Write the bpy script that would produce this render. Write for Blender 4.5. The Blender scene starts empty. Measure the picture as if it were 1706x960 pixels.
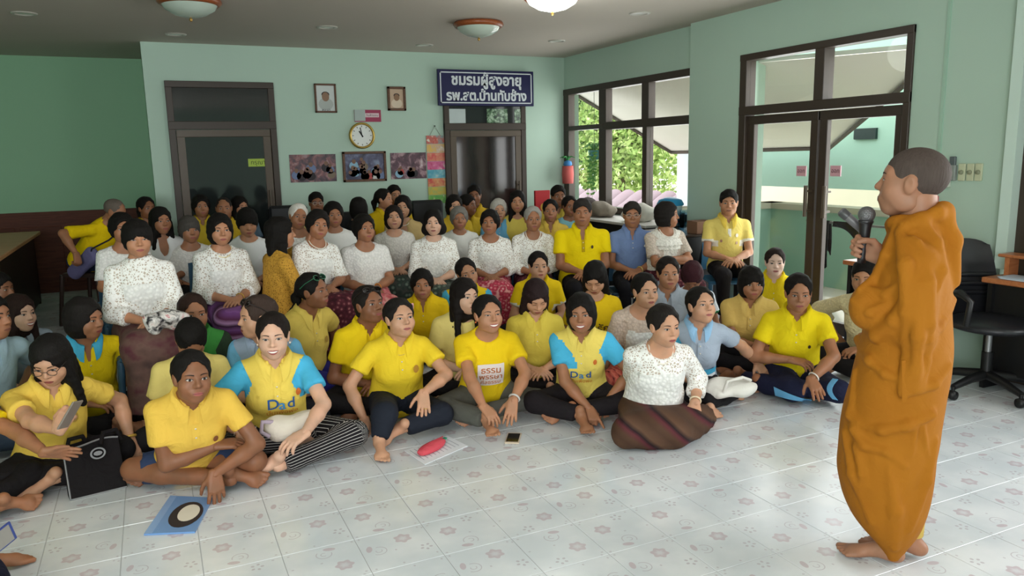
import bpy, bmesh, math, random
import numpy as np
from mathutils import Matrix, Vector
# ---------------------------------------------------------------- camera, world, light
SC = bpy.context.scene
FPX, PITCH, ROLL, CAM_H, YAW = 1274.43, 0.17314649, -0.02068076, 1.609, 0.43540381   # focal length in pixels of the 1706 px wide frame; room axes are x along the back wall, y along the right wall
def _axes():
    F = np.array([0, math.cos(PITCH), -math.sin(PITCH)]); R0 = np.array([1., 0, 0]); U0 = np.cross(R0, F)
    R = math.cos(ROLL) * R0 + math.sin(ROLL) * U0; U = -math.sin(ROLL) * R0 + math.cos(ROLL) * U0
    c, s = math.cos(YAW), math.sin(YAW); M = np.array([[c, s, 0], [-s, c, 0], [0, 0, 1]])
    return M @ R, M @ U, M @ F
CAM_R, CAM_U, CAM_F = _axes(); CAM_C = np.array([0, 0, CAM_H])
def cam_ray(x, y): return CAM_F + CAM_R * (x - 853) / FPX + CAM_U * (480 - y) / FPX
def onY(x, y, Y): d = cam_ray(x, y); return CAM_C + d * Y / d[1]
def onX(x, y, X): d = cam_ray(x, y); return CAM_C + d * X / d[0]
def onz(x, y, z): d = cam_ray(x, y); return CAM_C + d * (z - CAM_H) / d[2]
cam_d = bpy.data.cameras.new('camera'); cam = bpy.data.objects.new('camera', cam_d); SC.collection.objects.link(cam)
cam_d.sensor_fit = 'HORIZONTAL'; cam_d.sensor_width = 36; cam_d.lens = FPX / 1706 * 36; cam_d.clip_start = .05; cam_d.clip_end = 200
cam.matrix_world = Matrix([[CAM_R[i], CAM_U[i], -CAM_F[i], CAM_C[i]] for i in range(3)] + [[0, 0, 0, 1]])
SC.camera = cam
SC.view_settings.view_transform = 'Standard'; SC.view_settings.look = 'None'; SC.view_settings.gamma = 1.0; SC.view_settings.use_curve_mapping = False
W = bpy.data.worlds.new('daylight'); SC.world = W; W.use_nodes = True
W.node_tree.nodes['Background'].inputs[0].default_value = (.93, .97, 1.0, 1); W.node_tree.nodes['Background'].inputs[1].default_value = 3.2
SC.view_settings.exposure = -0.06
def window_light(name, loc, rot, sx, sy, energy, col=(.97, .985, 1)):
    l = bpy.data.lights.new(name, 'AREA'); l.shape = 'RECTANGLE'; l.size = sx; l.size_y = sy; l.energy = energy; l.color = col
    o = bpy.data.objects.new(name, l); SC.collection.objects.link(o); o.location = loc; o.rotation_euler = rot; return o
HP = math.pi / 2
window_light('daylight_back_window', (5.42, 8.15, 1.7), (0, HP, 0), 1.4, 2.5, 40)          # through the window by the back corner
window_light('daylight_glass_door', (5.42, 4.95, 1.3), (0, HP, 0), 2.2, 1.7, 45)           # through the glass double door
window_light('assumed_near_window_light', (5.30, .2, 1.6), (0, HP, 0), 1.6, 3.2, 110)           # assumed unseen window beside the photographer, put in as a light source
window_light('assumed_front_window_light', (-1.9, -2.62, 1.7), (HP, 0, 0), 4.2, 1.7, 250)    # assumed unseen window behind the photographer, added to light the near side
sun = bpy.data.lights.new('sun', 'SUN'); sun.energy = 2.6; sun.angle = .03; sun_o = bpy.data.objects.new('sun', sun); SC.collection.objects.link(sun_o); sun_o.rotation_euler = Vector((.38, .2, .9)).to_track_quat('Z', 'Y').to_euler()
# ---------------------------------------------------------------- helpers
COL = bpy.context.scene.collection
def V3(*a): return np.array(a, float)
def nrm(v):
    v = np.asarray(v, float); return v / (np.linalg.norm(v) + 1e-12)
def srgb(h):
    if isinstance(h, str):
        h = h.lstrip('#'); c = [int(h[i:i+2], 16) / 255 for i in (0, 2, 4)]
    else: c = [x / 255 for x in h]
    return tuple((x / 12.92 if x <= .04045 else ((x + .055) / 1.055) ** 2.4) for x in c) + (1.0,)

def raw_mesh(name, V, F, M=None, mats=(), smooth=True):
    """V (n,3); F list of int arrays (m,3)/(m,4); M list of material-index arrays"""
    me = bpy.data.meshes.new(name)
    V = np.ascontiguousarray(V, np.float32)
    me.vertices.add(len(V)); me.vertices.foreach_set('co', V.ravel())
    loops = np.concatenate([f.ravel() for f in F]).astype(np.int32) if F else np.zeros(0, np.int32)
    tot = np.concatenate([np.full(len(f), f.shape[1], np.int32) for f in F]) if F else np.zeros(0, np.int32)
    start = np.concatenate([[0], np.cumsum(tot)[:-1]]).astype(np.int32) if len(tot) else np.zeros(0, np.int32)
    me.loops.add(len(loops)); me.loops.foreach_set('vertex_index', loops)
    me.polygons.add(len(tot)); me.polygons.foreach_set('loop_start', start)
    if M is not None and len(tot):
        me.polygons.foreach_set('material_index', np.concatenate(M).astype(np.int32))
    me.polygons.foreach_set('use_smooth', np.full(len(tot), smooth, bool))
    for m in mats: me.materials.append(m)
    me.update(calc_edges=True)
    return me

def add(name, me, parent=None, loc=None, rot=None):
    o = bpy.data.objects.new(name, me); COL.objects.link(o)
    if parent is not None: o.parent = parent
    if loc is not None: o.location = tuple(float(x) for x in loc)
    if rot is not None: o.rotation_euler = tuple(float(x) for x in rot)
    return o
def tag(o, label=None, cat=None, group=None, kind=None):
    if label: o['label'] = label
    if cat: o['category'] = cat
    if group: o['group'] = group
    if kind: o['kind'] = kind
    return o
def thing(name, label, cat, loc=(0, 0, 0), rz=0, group=None):
    return tag(add(name, None, None, loc, (0, 0, rz)), label, cat, group)

class MB:
    """collects polygons with material slots"""
    def __init__(s): s.v = []; s.f = []; s.m = []; s.sm = []; s.mats = []
    def slot(s, m):
        if m not in s.mats: s.mats.append(m)
        return s.mats.index(m)
    def poly(s, pts, faces, mat, smooth=False):
        b = len(s.v); s.v += [tuple(float(c) for c in p) for p in pts]; k = s.slot(mat)
        for f in faces: s.f.append(tuple(b + i for i in f)); s.m.append(k); s.sm.append(smooth)
        return s
    def box(s, lo, hi, mat, R=None, c=None, bev=0.0):
        lo = np.array(lo, float); hi = np.array(hi, float)
        if bev > 0:
            b = min(bev, (hi - lo).min() * .45)
            pts = []; key = {}
            for ix in (0, 1):
                for iy in (0, 1):
                    for iz in (0, 1):
                        cr = np.where([ix, iy, iz], hi, lo); ins = np.where([ix, iy, iz], -b, b)
                        for ax in range(3):
                            p = cr + ins; p[ax] = cr[ax]; key[(ix, iy, iz, ax)] = len(pts); pts.append(p)
            F = []
            for ax in range(3):
                o1, o2 = [a for a in range(3) if a != ax]
                for sd in (0, 1):
                    q = []
                    for a, b2 in ((0, 0), (1, 0), (1, 1), (0, 1)):
                        t = [0, 0, 0]; t[ax] = sd; t[o1] = a; t[o2] = b2; q.append(key[(*t, ax)])
                    F.append(q)
            for ax in range(3):
                o1, o2 = [a for a in range(3) if a != ax]
                for a in (0, 1):
                    for b2 in (0, 1):
                        q = []
                        for e, axx in ((0, o1), (1, o1), (1, o2), (0, o2)):
                            t = [0, 0, 0]; t[ax] = e; t[o1] = a; t[o2] = b2; q.append(key[(*t, axx)])
                        F.append(q)
            for ix in (0, 1):
                for iy in (0, 1):
                    for iz in (0, 1): F.append([key[(ix, iy, iz, a)] for a in range(3)])
            P = np.array(pts); cen = P.mean(0); G = []
            for q in F:
                n = np.cross(P[q[1]] - P[q[0]], P[q[2]] - P[q[0]])
                G.append(q if n @ (P[q].mean(0) - cen) > 0 else q[::-1])
            F = G
        else:
            P = np.array([[x, y, z] for x in (lo[0], hi[0]) for y in (lo[1], hi[1]) for z in (lo[2], hi[2])])
            F = [(0, 1, 3, 2), (4, 6, 7, 5), (0, 4, 5, 1), (2, 3, 7, 6), (0, 2, 6, 4), (1, 5, 7, 3)]
        if R is not None:
            c = P.mean(0) if c is None else np.array(c); P = (P - c) @ np.asarray(R).T + c
        return s.poly(P, F, mat)
    def tube(s, pts, r, mat, n=10, cap=True, smooth=True):
        pts = [np.array(p, float) for p in pts]; r = [r] * len(pts) if np.isscalar(r) else r
        P = []; F = []; u = None
        for i, p in enumerate(pts):
            t = nrm((pts[min(i + 1, len(pts) - 1)] - pts[max(i - 1, 0)]))
            if u is None: u = nrm(np.cross(t, [0, 0, 1] if abs(t[2]) < .9 else [1, 0, 0]))
            u = nrm(u - t * (u @ t)); w = np.cross(t, u)
            for k in range(n):
                a = 2 * math.pi * k / n; P.append(p + r[i] * (math.cos(a) * u + math.sin(a) * w))
        for i in range(len(pts) - 1):
            for k in range(n):
                a = i * n + k; b = i * n + (k + 1) % n; F.append((a, b, b + n, a + n))
        s.poly(P, F, mat, smooth)
        if cap:
            s.poly(P[:n], [tuple(range(n))[::-1]], mat); s.poly(P[-n:], [tuple(range(n))], mat)
        return s
    def lathe(s, prof, mat, n=24, c=(0, 0, 0), smooth=True, R=None):
        P = []; F = []
        for (r, z) in prof:
            for k in range(n):
                a = 2 * math.pi * k / n; P.append((r * math.cos(a), r * math.sin(a), z))
        for i in range(len(prof) - 1):
            for k in range(n):
                a = i * n + k; b = i * n + (k + 1) % n; F.append((a, b, b + n, a + n))
        P = np.array(P)
        if R is not None: P = P @ np.asarray(R).T
        return s.poly(P + np.array(c), F, mat, smooth)
    def grid(s, G, mat, smooth=True, closed_u=False, thick=0.0):
        """G (nu,nv,3) sheet; thick>0 gives it a back side"""
        G = np.asarray(G, float); nu, nv, _ = G.shape
        def faces(flip):
            F = []
            for i in range(nu if closed_u else nu - 1):
                for j in range(nv - 1):
                    a = i * nv + j; b = ((i + 1) % nu) * nv + j; q = (a, b, b + 1, a + 1); F.append(q[::-1] if flip else q)
            return F
        s.poly(G.reshape(-1, 3), faces(False), mat, smooth)
        if thick:
            du = np.gradient(G, axis=0); dv = np.gradient(G, axis=1); N = np.cross(du, dv); N /= np.linalg.norm(N, axis=2, keepdims=True) + 1e-9
            H = G - N * thick; s.poly(H.reshape(-1, 3), faces(True), mat, smooth)
            if not closed_u:
                for i0 in (0, nu - 1):
                    P = np.concatenate([G[i0], H[i0]]); s.poly(P, [(j, j + 1, nv + j + 1, nv + j) for j in range(nv - 1)], mat)
            for j0 in (0, nv - 1):
                P = np.concatenate([G[:, j0], H[:, j0]]); s.poly(P, [(i, i + 1, nu + i + 1, nu + i) for i in range(nu - 1)], mat)
        return s
    def build(s, name, parent=None, loc=None, rot=None):
        me = bpy.data.meshes.new(name); me.from_pydata(s.v, [], s.f)
        for m in s.mats: me.materials.append(m)
        me.polygons.foreach_set('material_index', s.m); me.polygons.foreach_set('use_smooth', s.sm); me.update()
        return add(name, me, parent, loc, rot)

def rotz(a): c, s = math.cos(a), math.sin(a); return np.array([[c, -s, 0], [s, c, 0], [0, 0, 1]])
def rotx(a): c, s = math.cos(a), math.sin(a); return np.array([[1, 0, 0], [0, c, -s], [0, s, c]])
def roty(a): c, s = math.cos(a), math.sin(a); return np.array([[c, 0, s], [0, 1, 0], [-s, 0, c]])
RAD = math.pi / 180

# ---------------------------------------------------------------- node helper
class S:
    """socket with arithmetic"""
    def __init__(s, nt, k): s.nt = nt; s.k = k
    def _op(s, op, *o):
        n = s.nt.nodes.new('ShaderNodeMath'); n.operation = op
        for i, x in enumerate((s,) + o):
            if isinstance(x, S): s.nt.links.new(x.k, n.inputs[i])
            else: n.inputs[i].default_value = float(x)
        return S(s.nt, n.outputs[0])
    def __add__(s, o): return s._op('ADD', o)
    def __sub__(s, o): return s._op('SUBTRACT', o)
    def __mul__(s, o): return s._op('MULTIPLY', o)
    def __truediv__(s, o): return s._op('DIVIDE', o)
    def f(s, op, *o): return s._op(op, *o)
    def sin(s): return s._op('SINE')
    def cos(s): return s._op('COSINE')
    def abs(s): return s._op('ABSOLUTE')
    def lt(s, o): return s._op('LESS_THAN', o)
    def gt(s, o): return s._op('GREATER_THAN', o)
    def max(s, o): return s._op('MAXIMUM', o)
    def min(s, o): return s._op('MINIMUM', o)
    def fract(s): return s._op('FRACT')
    def smooth(s, a, b):
        n = s.nt.nodes.new('ShaderNodeMapRange'); n.interpolation_type = 'SMOOTHSTEP'
        s.nt.links.new(s.k, n.inputs[0]); n.inputs[1].default_value = a; n.inputs[2].default_value = b
        return S(s.nt, n.outputs[0])
class Mat:
    def __init__(m, name, color=(.5, .5, .5, 1), rough=.6, spec=.3):
        m.m = bpy.data.materials.new(name); m.m.use_nodes = True; m.nt = m.m.node_tree
        m.b = m.nt.nodes['Principled BSDF']
        m.b.inputs['Base Color'].default_value = color; m.b.inputs['Roughness'].default_value = rough
        m.b.inputs['Specular IOR Level'].default_value = spec
        m.m.diffuse_color = color
    def n(m, t): return m.nt.nodes.new('ShaderNode' + t)
    def l(m, a, b): m.nt.links.new(a.k if isinstance(a, S) else a, b)
    def coord(m, kind='Object', scale=None):
        c = m.n('TexCoord').outputs[kind]
        if scale is not None:
            mp = m.n('Mapping'); m.l(c, mp.inputs[0]); mp.inputs['Scale'].default_value = scale if not np.isscalar(scale) else (scale,) * 3; c = mp.outputs[0]
        return c
    def sep(m, v):
        n = m.n('SeparateXYZ'); m.l(v, n.inputs[0]); return [S(m.nt, o) for o in n.outputs]
    def noise(m, v, scale=5, detail=3, rough=.5, dist=0):
        n = m.n('TexNoise'); m.l(v, n.inputs['Vector']); n.inputs['Scale'].default_value = scale; n.inputs['Detail'].default_value = detail
        n.inputs['Roughness'].default_value = rough; n.inputs['Distortion'].default_value = dist
        return S(m.nt, n.outputs[0])
    def voronoi(m, v, scale=5, feat='F1', out=0, rnd=1.0):
        n = m.n('TexVoronoi'); n.feature = feat; m.l(v, n.inputs['Vector']); n.inputs['Scale'].default_value = scale; n.inputs['Randomness'].default_value = rnd
        return S(m.nt, n.outputs[out])
    def ramp(m, s, stops, interp='LINEAR'):
        n = m.n('ValToRGB'); m.l(s, n.inputs[0]); e = n.color_ramp.elements; n.color_ramp.interpolation = interp
        while len(e) < len(stops): e.new(.5)
        for i, (p, c) in enumerate(stops): e[i].position = p; e[i].color = c
        return n.outputs[0]
    def mix(m, fac, a, b):
        n = m.n('Mix'); n.data_type = 'RGBA'
        for x, i in ((fac, 0), (a, 6), (b, 7)):
            if isinstance(x, S): m.l(x, n.inputs[i])
            elif hasattr(x, 'is_output'): m.l(x, n.inputs[i])
            else: n.inputs[i].default_value = x
        return n.outputs[2]
    def col(m, c): m.l(c, m.b.inputs['Base Color']); return m
    def bump(m, s, strength=.3, dist=.01):
        n = m.n('Bump'); m.l(s, n.inputs['Height']); n.inputs['Strength'].default_value = strength; n.inputs['Distance'].default_value = dist
        m.l(n.outputs[0], m.b.inputs['Normal']); return m
_MC = {}
def memo(fn):
    def w(*a):
        k = (fn.__name__,) + a
        if k not in _MC: _MC[k] = fn(*a)
        return _MC[k]
    return w
@memo
def plain(col, rough=.6, spec=.3, metal=0.0, name='paint'):
    m = Mat(name, srgb(col), rough, spec); m.b.inputs['Metallic'].default_value = metal
    n = m.noise(m.coord(), 9, 2); c = srgb(col)
    m.col(m.mix(n, tuple(x * .93 for x in c[:3]) + (1,), tuple(min(1, x * 1.05) for x in c[:3]) + (1,)))
    return m.m
@memo
def cloth(col, rough=.85, fold=.5):
    m = Mat('cloth', srgb(col), rough, .15); v = m.coord(); c = srgb(col)
    n = m.noise(v, 7, 2); m.col(m.mix(n, tuple(x * .92 for x in c[:3]) + (1,), tuple(min(1, x * 1.05) for x in c[:3]) + (1,)))
    w = m.noise(v, 11, 3, .5, 1.2); fine = m.noise(v, 600, 1)
    m.bump(w + fine * .02, fold, .02); return m.m
@memo
def lace(col='#f0f0ec', hole='#bfb2a4', scale=62.0, amount=.30):
    m = Mat('lace', srgb(col), .8, .2); v = m.coord()
    d = m.voronoi(v, scale, 'DISTANCE_TO_EDGE'); f1 = m.voronoi(v, scale * .5)
    h = d.gt(amount * .55) * f1.gt(.38)
    m.col(m.mix(h, srgb(col), srgb(hole))); m.bump(f1 * -1.0 + h * -.4, .5, .012); return m.m
@memo
def knit(col, scale=60.0):
    m = Mat('knit', srgb(col), .85, .15); v = m.coord(); c = srgb(col)
    f1 = m.voronoi(v, scale); m.col(m.mix(f1.smooth(.2, .7), c, tuple(x * .84 for x in c[:3]) + (1,)))
    m.bump(f1 * -1.0 + m.noise(v, 11, 3) * .8, .5, .012); return m.m
@memo
def skin(col):
    m = Mat('skin', srgb(col), .5, .35); v = m.coord(); c = srgb(col)
    n = m.noise(v, 14, 3)
    m.col(m.mix(n.smooth(.3, .7), tuple(x * .9 for x in c[:3]) + (1,), (min(1, c[0] * 1.08), c[1] * 1.0, c[2] * .96, 1)))
    m.b.inputs['Subsurface Weight'].default_value = 0.0
    return m.m
@memo
def hairm(col):
    m = Mat('hair', srgb(col), .68, .12); v = m.coord('Object', (140, 140, 12)); c = srgb(col)
    n = m.noise(v, 1, 3); m.col(m.mix(n, tuple(x * .7 for x in c[:3]) + (1,), tuple(min(1, x * 1.25 + .004) for x in c[:3]) + (1,)))
    m.bump(n, .5, .006); return m.m
@memo
def sarong(kind):
    m = Mat('sarong', (.1, .05, .05, 1), .8, .2); v = m.coord(); x, y, z = m.sep(v)
    if kind == 'brown':
        n = m.noise(v, 3, 2); t = (x * .75 - z * .9 + n * .06)
        c = m.ramp((t * 6.0).fract(), [(0, srgb('#4a3428')), (.35, srgb('#5e4434')), (.5, srgb('#22181c')), (.62, srgb('#5a2a30')), (.8, srgb('#50392b')), (1, srgb('#4a3428'))])
    elif kind == 'floralpink':
        n = m.voronoi(v, 26); c = m.ramp(n, [(0, srgb('#f4dcd8')), (.3, srgb('#d2526a')), (.55, srgb('#a82a44')), (.8, srgb('#e8a8a8'))])
    elif kind == 'coral':
        n = m.noise(v, 24, 2); c = m.ramp(n, [(.3, srgb('#c8525c')), (.55, srgb('#e07a80')), (.7, srgb('#f0b8b0'))])
    elif kind == 'purple':
        t = (z * 9.0 + y * 4.0 + m.noise(v, 9) * .2).fract(); c = m.ramp(t, [(0, srgb('#8a5a9a')), (.3, srgb('#3a2038')), (.5, srgb('#b48ab8')), (.7, srgb('#5a2a4a')), (1, srgb('#7a4a8a'))])
    elif kind == 'green':
        n = m.voronoi(v, 20); c = m.ramp(n, [(.1, srgb('#8a9a8a')), (.4, srgb('#3a4a44')), (.8, srgb('#5a5a54'))])
    elif kind == 'wine':
        n = m.voronoi(v, 30); c = m.ramp(n, [(.1, srgb('#a06a6a')), (.35, srgb('#5a2430')), (.8, srgb('#3a1820'))])
    elif kind == 'mauve':
        n = m.noise(v, 8, 3); c = m.ramp(n, [(.3, srgb('#4c3a36')), (.5, srgb('#6a5048')), (.65, srgb('#5a3038'))])
    else:
        t = (x * 22.0 + y * 9.0).fract(); n = m.voronoi(v, 24)
        c = m.ramp(t * .5 + n * .6, [(0, srgb('#7a2a2a')), (.35, srgb('#a04038')), (.6, srgb('#c86a58')), (.9, srgb('#5a1c20'))])
    m.col(c); m.bump(m.noise(v, 9, 3), .4, .02); return m.m
@memo
def striped():
    m = Mat('pinstripe', (.02, .02, .02, 1), .85, .2); v = m.n('Attribute'); v.attribute_name = 'st'
    t = S(m.nt, v.outputs['Fac']); s = (t * 11.0).fract(); m.col(m.mix(s.lt(.14), srgb('#1d1b1e'), srgb('#d8d4d0')))
    m.bump(m.noise(m.coord(), 9, 3), .3, .02); return m.m

# ---------------------------------------------------------------- signed-distance modelling
def p_cone(a, b, ra, rb):
    a = np.array(a, float); b = np.array(b, float); m = max(ra, rb)
    lo = np.minimum(a, b) - m; hi = np.maximum(a, b) + m; d = b - a; dd = d @ d + 1e-12
    def fn(P):
        q = P - a; t = np.clip((q @ d) / dd, 0, 1)
        return np.linalg.norm(q - t[..., None] * d, axis=-1) - (ra + (rb - ra) * t)
    return fn, lo, hi
def p_cut(pr, pt, n):
    """keep the side where (p-pt).n < 0"""
    fn, lo, hi = pr; pt = np.array(pt, float); n = nrm(n)
    return (lambda P: np.maximum(fn(P), (P - pt) @ n)), lo, hi
def p_ell(c, r, R=None):
    c = np.array(c, float); r = np.array(r, float); m = r.max() if R is not None else r
    def fn(P):
        q = P - c
        if R is not None: q = q @ R
        k0 = np.linalg.norm(q / r, axis=-1); k1 = np.linalg.norm(q / (r * r), axis=-1)
        return k0 * (k0 - 1) / (k1 + 1e-9)
    return fn, c - m, c + m
def p_loft(T, prof):
    """elliptic loft in frame T=(origin,R): prof rows z,rx,ry,cy"""
    o, R = T; prof = np.array(prof, float); z = prof[:, 0]
    zz = np.linspace(z[0], z[-1], 60); k = np.ones(5) / 5
    cols = []
    for i in (1, 2, 3):
        c = np.interp(zz, z, prof[:, i]); cols.append(np.convolve(np.pad(c, 2, 'edge'), k, 'valid'))
    m = max(prof[:, 1].max(), prof[:, 2].max() + abs(prof[:, 3]).max())
    c0 = o + R @ V3(0, 0, z[0]); c1 = o + R @ V3(0, 0, z[-1])
    def fn(P):
        q = (P - o) @ R; rx = np.interp(q[..., 2], zz, cols[0]); ry = np.interp(q[..., 2], zz, cols[1]); cy = np.interp(q[..., 2], zz, cols[2])
        x = q[..., 0]; y = q[..., 1] - cy
        k0 = np.sqrt((x / rx) ** 2 + (y / ry) ** 2); k1 = np.sqrt((x / rx ** 2) ** 2 + (y / ry ** 2) ** 2)
        d = k0 * (k0 - 1) / (k1 + 1e-6); d = np.where(k0 < .2, -np.minimum(rx, ry) * .8, d)
        e = np.maximum(z[0] - q[..., 2], q[..., 2] - z[-1])
        return np.where(e > 0, np.sqrt(np.maximum(d, 0) ** 2 + e ** 2), np.maximum(d, e))
    return fn, np.minimum(c0, c1) - m, np.maximum(c0, c1) + m
def smin(a, b, k):
    if k <= 0: return np.minimum(a, b)
    h = np.clip(.5 + .5 * (b - a) / k, 0, 1); return b + (a - b) * h - k * h * (1 - h)
def evaluate(ops, P):
    D = np.full(P.shape[:-1], .5)
    for op, pr, k in ops:
        d = pr[0](P)
        if op == 'u': D = smin(D, d, k)
        elif op == 's': D = -smin(-D, d, k)
        else: D = np.maximum(D, d)
    return D
def field(ops, h, disp=None, lo=None, hi=None):
    us = [p for op, p, k in ops if op == 'u']
    if lo is None:
        lo = np.min([p[1] for p in us], 0) - 3 * h; hi = np.max([p[2] for p in us], 0) + 3 * h
    n = np.ceil((hi - lo) / h).astype(int) + 1
    ax = [lo[i] + h * np.arange(n[i]) for i in range(3)]
    D = np.full(n, .5)
    for op, pr, k in ops:
        mg = max(2.2 * k, 3 * h)
        a = np.clip(np.floor((pr[1] - mg - lo) / h).astype(int), 0, n); b = np.clip(np.ceil((pr[2] + mg - lo) / h).astype(int) + 1, 0, n)
        if (b <= a).any(): continue
        P = np.stack(np.meshgrid(*[ax[i][a[i]:b[i]] for i in range(3)], indexing='ij'), -1)
        sl = tuple(slice(a[i], b[i]) for i in range(3)); d = pr[0](P)
        if op == 'u': D[sl] = smin(D[sl], d, k)
        elif op == 's': D[sl] = -smin(-D[sl], d, k)
        else: D[sl] = np.maximum(D[sl], d)
    if disp is not None:
        near = np.abs(D) < 4 * h; ii = np.nonzero(near)
        P = np.stack([ax[i][ii[i]] for i in range(3)], -1); D[ii] += disp(P)
    for i in range(3):
        sl = [slice(None)] * 3
        for e in (0, -1): sl[i] = e; D[tuple(sl)] = np.maximum(D[tuple(sl)], h * .5)
    return D, lo
_C8 = [(i, j, k) for i in (0, 1) for j in (0, 1) for k in (0, 1)]
_E12 = [(a, b) for a in range(8) for b in range(a + 1, 8) if sum(abs(_C8[a][i] - _C8[b][i]) for i in range(3)) == 1]
def nets(D, lo, h):
    s = D < 0; n = D.shape; m = tuple(x - 1 for x in n)
    cn = np.zeros(m, np.int8)
    for i, j, k in _C8: cn += s[i:m[0] + i, j:m[1] + j, k:m[2] + k]
    act = (cn > 0) & (cn < 8); ids = np.nonzero(act); nv = len(ids[0])
    idx = np.full(m, -1, np.int32); idx[ids] = np.arange(nv)
    val = np.stack([D[ids[0] + i, ids[1] + j, ids[2] + k] for i, j, k in _C8], 1); acc = np.zeros((nv, 3)); cnt = np.zeros(nv)
    C = np.array(_C8, float)
    for a, b in _E12:
        va, vb = val[:, a], val[:, b]; mk = (va < 0) != (vb < 0); den = np.where(mk, va - vb, 1.0); t = np.where(mk, va / den, 0)
        acc += np.where(mk[:, None], C[a] + t[:, None] * (C[b] - C[a]), 0); cnt += mk
    V = (np.stack(ids, 1) + acc / cnt[:, None]) * h + lo
    Q = []
    for ax in range(3):
        o1, o2 = (ax + 1) % 3, (ax + 2) % 3
        sa = [slice(0, n[i]) for i in range(3)]; sb = list(sa)
        sa[ax] = slice(0, n[ax] - 1); sb[ax] = slice(1, n[ax])
        for o in (o1, o2): sa[o] = slice(1, n[o] - 1); sb[o] = slice(1, n[o] - 1)
        A = s[tuple(sa)]; B = s[tuple(sb)]; e = np.nonzero(A != B)
        if not len(e[0]): continue
        g = np.stack(e, 1); g[:, o1] += 1; g[:, o2] += 1
        def cell(d1, d2):
            q = g.copy(); q[:, o1] -= d1; q[:, o2] -= d2; return idx[q[:, 0], q[:, 1], q[:, 2]]
        q = np.stack([cell(1, 1), cell(0, 1), cell(0, 0), cell(1, 0)], 1)
        fl = ~A[e]; q[fl] = q[fl][:, ::-1]; Q.append(q)
    return V, np.concatenate(Q) if Q else np.zeros((0, 4), int)
def sdf_mesh(ops, h, disp=None):
    D, lo = field(ops, h, disp); return nets(D, lo, h)
def march(ops, P, d, maxd=.3, off=0.0):
    """move points P along d to the surface"""
    P = P.copy(); t = np.zeros(len(P))
    for _ in range(40):
        q = evaluate(ops, P + d * t[:, None]) - off; t += np.clip(q, -.01, .02) * .8
    return P + d * np.clip(t, 0, maxd)[:, None]
def folds(seed, amp=.004, freq=14.0):
    rs = np.random.RandomState(seed); D = rs.normal(size=(5, 3)); D /= np.linalg.norm(D, axis=1)[:, None]; ph = rs.rand(5) * 6.28; W = rs.normal(size=(5, 3)) * 6
    fr = freq * (1 + rs.rand(5))
    def fn(P):
        o = 0
        for i in range(5): o = o + np.sin(P @ D[i] * fr[i] + ph[i] + .8 * np.sin(P @ W[i]))
        return amp * o / 2.5
    return fn
class Acc:
    """accumulates surfaces into one mesh"""
    def __init__(s): s.V = []; s.F = []; s.M = []; s.n = 0
    def put(s, V, F, m=0):
        if len(F) == 0: return
        s.V.append(V); s.F.append(np.asarray(F) + s.n); s.M.append(np.full(len(F), m) if np.isscalar(m) else m); s.n += len(V)
    def mesh(s, name, mats): 
        o = sorted(range(len(s.F)), key=lambda i: s.F[i].shape[1])
        return raw_mesh(name, np.concatenate(s.V), [s.F[i] for i in o], [s.M[i] for i in o], mats)
# ---------------------------------------------------------------- people
LOD = [dict(head=.0056, hair=.0078, hand=.0054, arm=.0135, shirt=.0145, leg=.02),
       dict(head=.0072, hair=.0098, hand=.0075, arm=.018, shirt=.0195, leg=.028),
       dict(head=.0095, hair=.0118, hand=.0115, arm=.025, shirt=.026, leg=.038)]
def head_ops(male=False, smile=False):
    o = [('u', p_ell((0, -.014, .028), (.074, .094, .082)), 0), ('u', p_ell((0, .02, -.035), (.061, .064, .075)), .03),
         ('u', p_ell((0, .050, -.088), (.034 if male else .029, .029, .025)), .03), ('u', p_ell((0, .062, .024), (.05, .02, .018)), .022)]
    for s in (-1, 1):
        o += [('u', p_ell((s * .037, .045, -.034), (.029, .03, .03)), .025),
              ('u', p_ell((s * .05, .0, -.07), (.012, .03, .022)), .03) if male else ('u', p_ell((s * .045, .0, -.07), (.012, .03, .02)), .03)]
    for s in (-1, 1):
        o += [('s', p_ell((s * .031, .096, .001), (.02, .017, .0125)), .014), ('u', p_ell((s * .031, .0645, -.001), (.0165,) * 3), .005)]
    o += [('u', p_cone((0, .079, .008), (0, .0985, -.026), .0065, .0112), .012)]
    for s in (-1, 1): o += [('u', p_ell((s * .0125, .086, -.031), (.0088, .01, .0078)), .008)]
    w = .028 if smile else .023
    o += [('u', p_ell((0, .076, -.062), (.032, .014, .018)), .014), ('u', p_ell((0, .0815, -.0575), (w, .008, .0065)), .006), ('u', p_ell((0, .081, -.069), (w * .85, .008, .007)), .006)]
    for s in (-1, 1): o += [('u', p_ell((s * .075, -.006, -.008), (.0085, .019, .031), roty(s * .15)), .008), ('s', p_ell((s * .085, .0, -.004), (.006, .010, .017)), .004)]
    return o
_HC = {}
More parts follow.
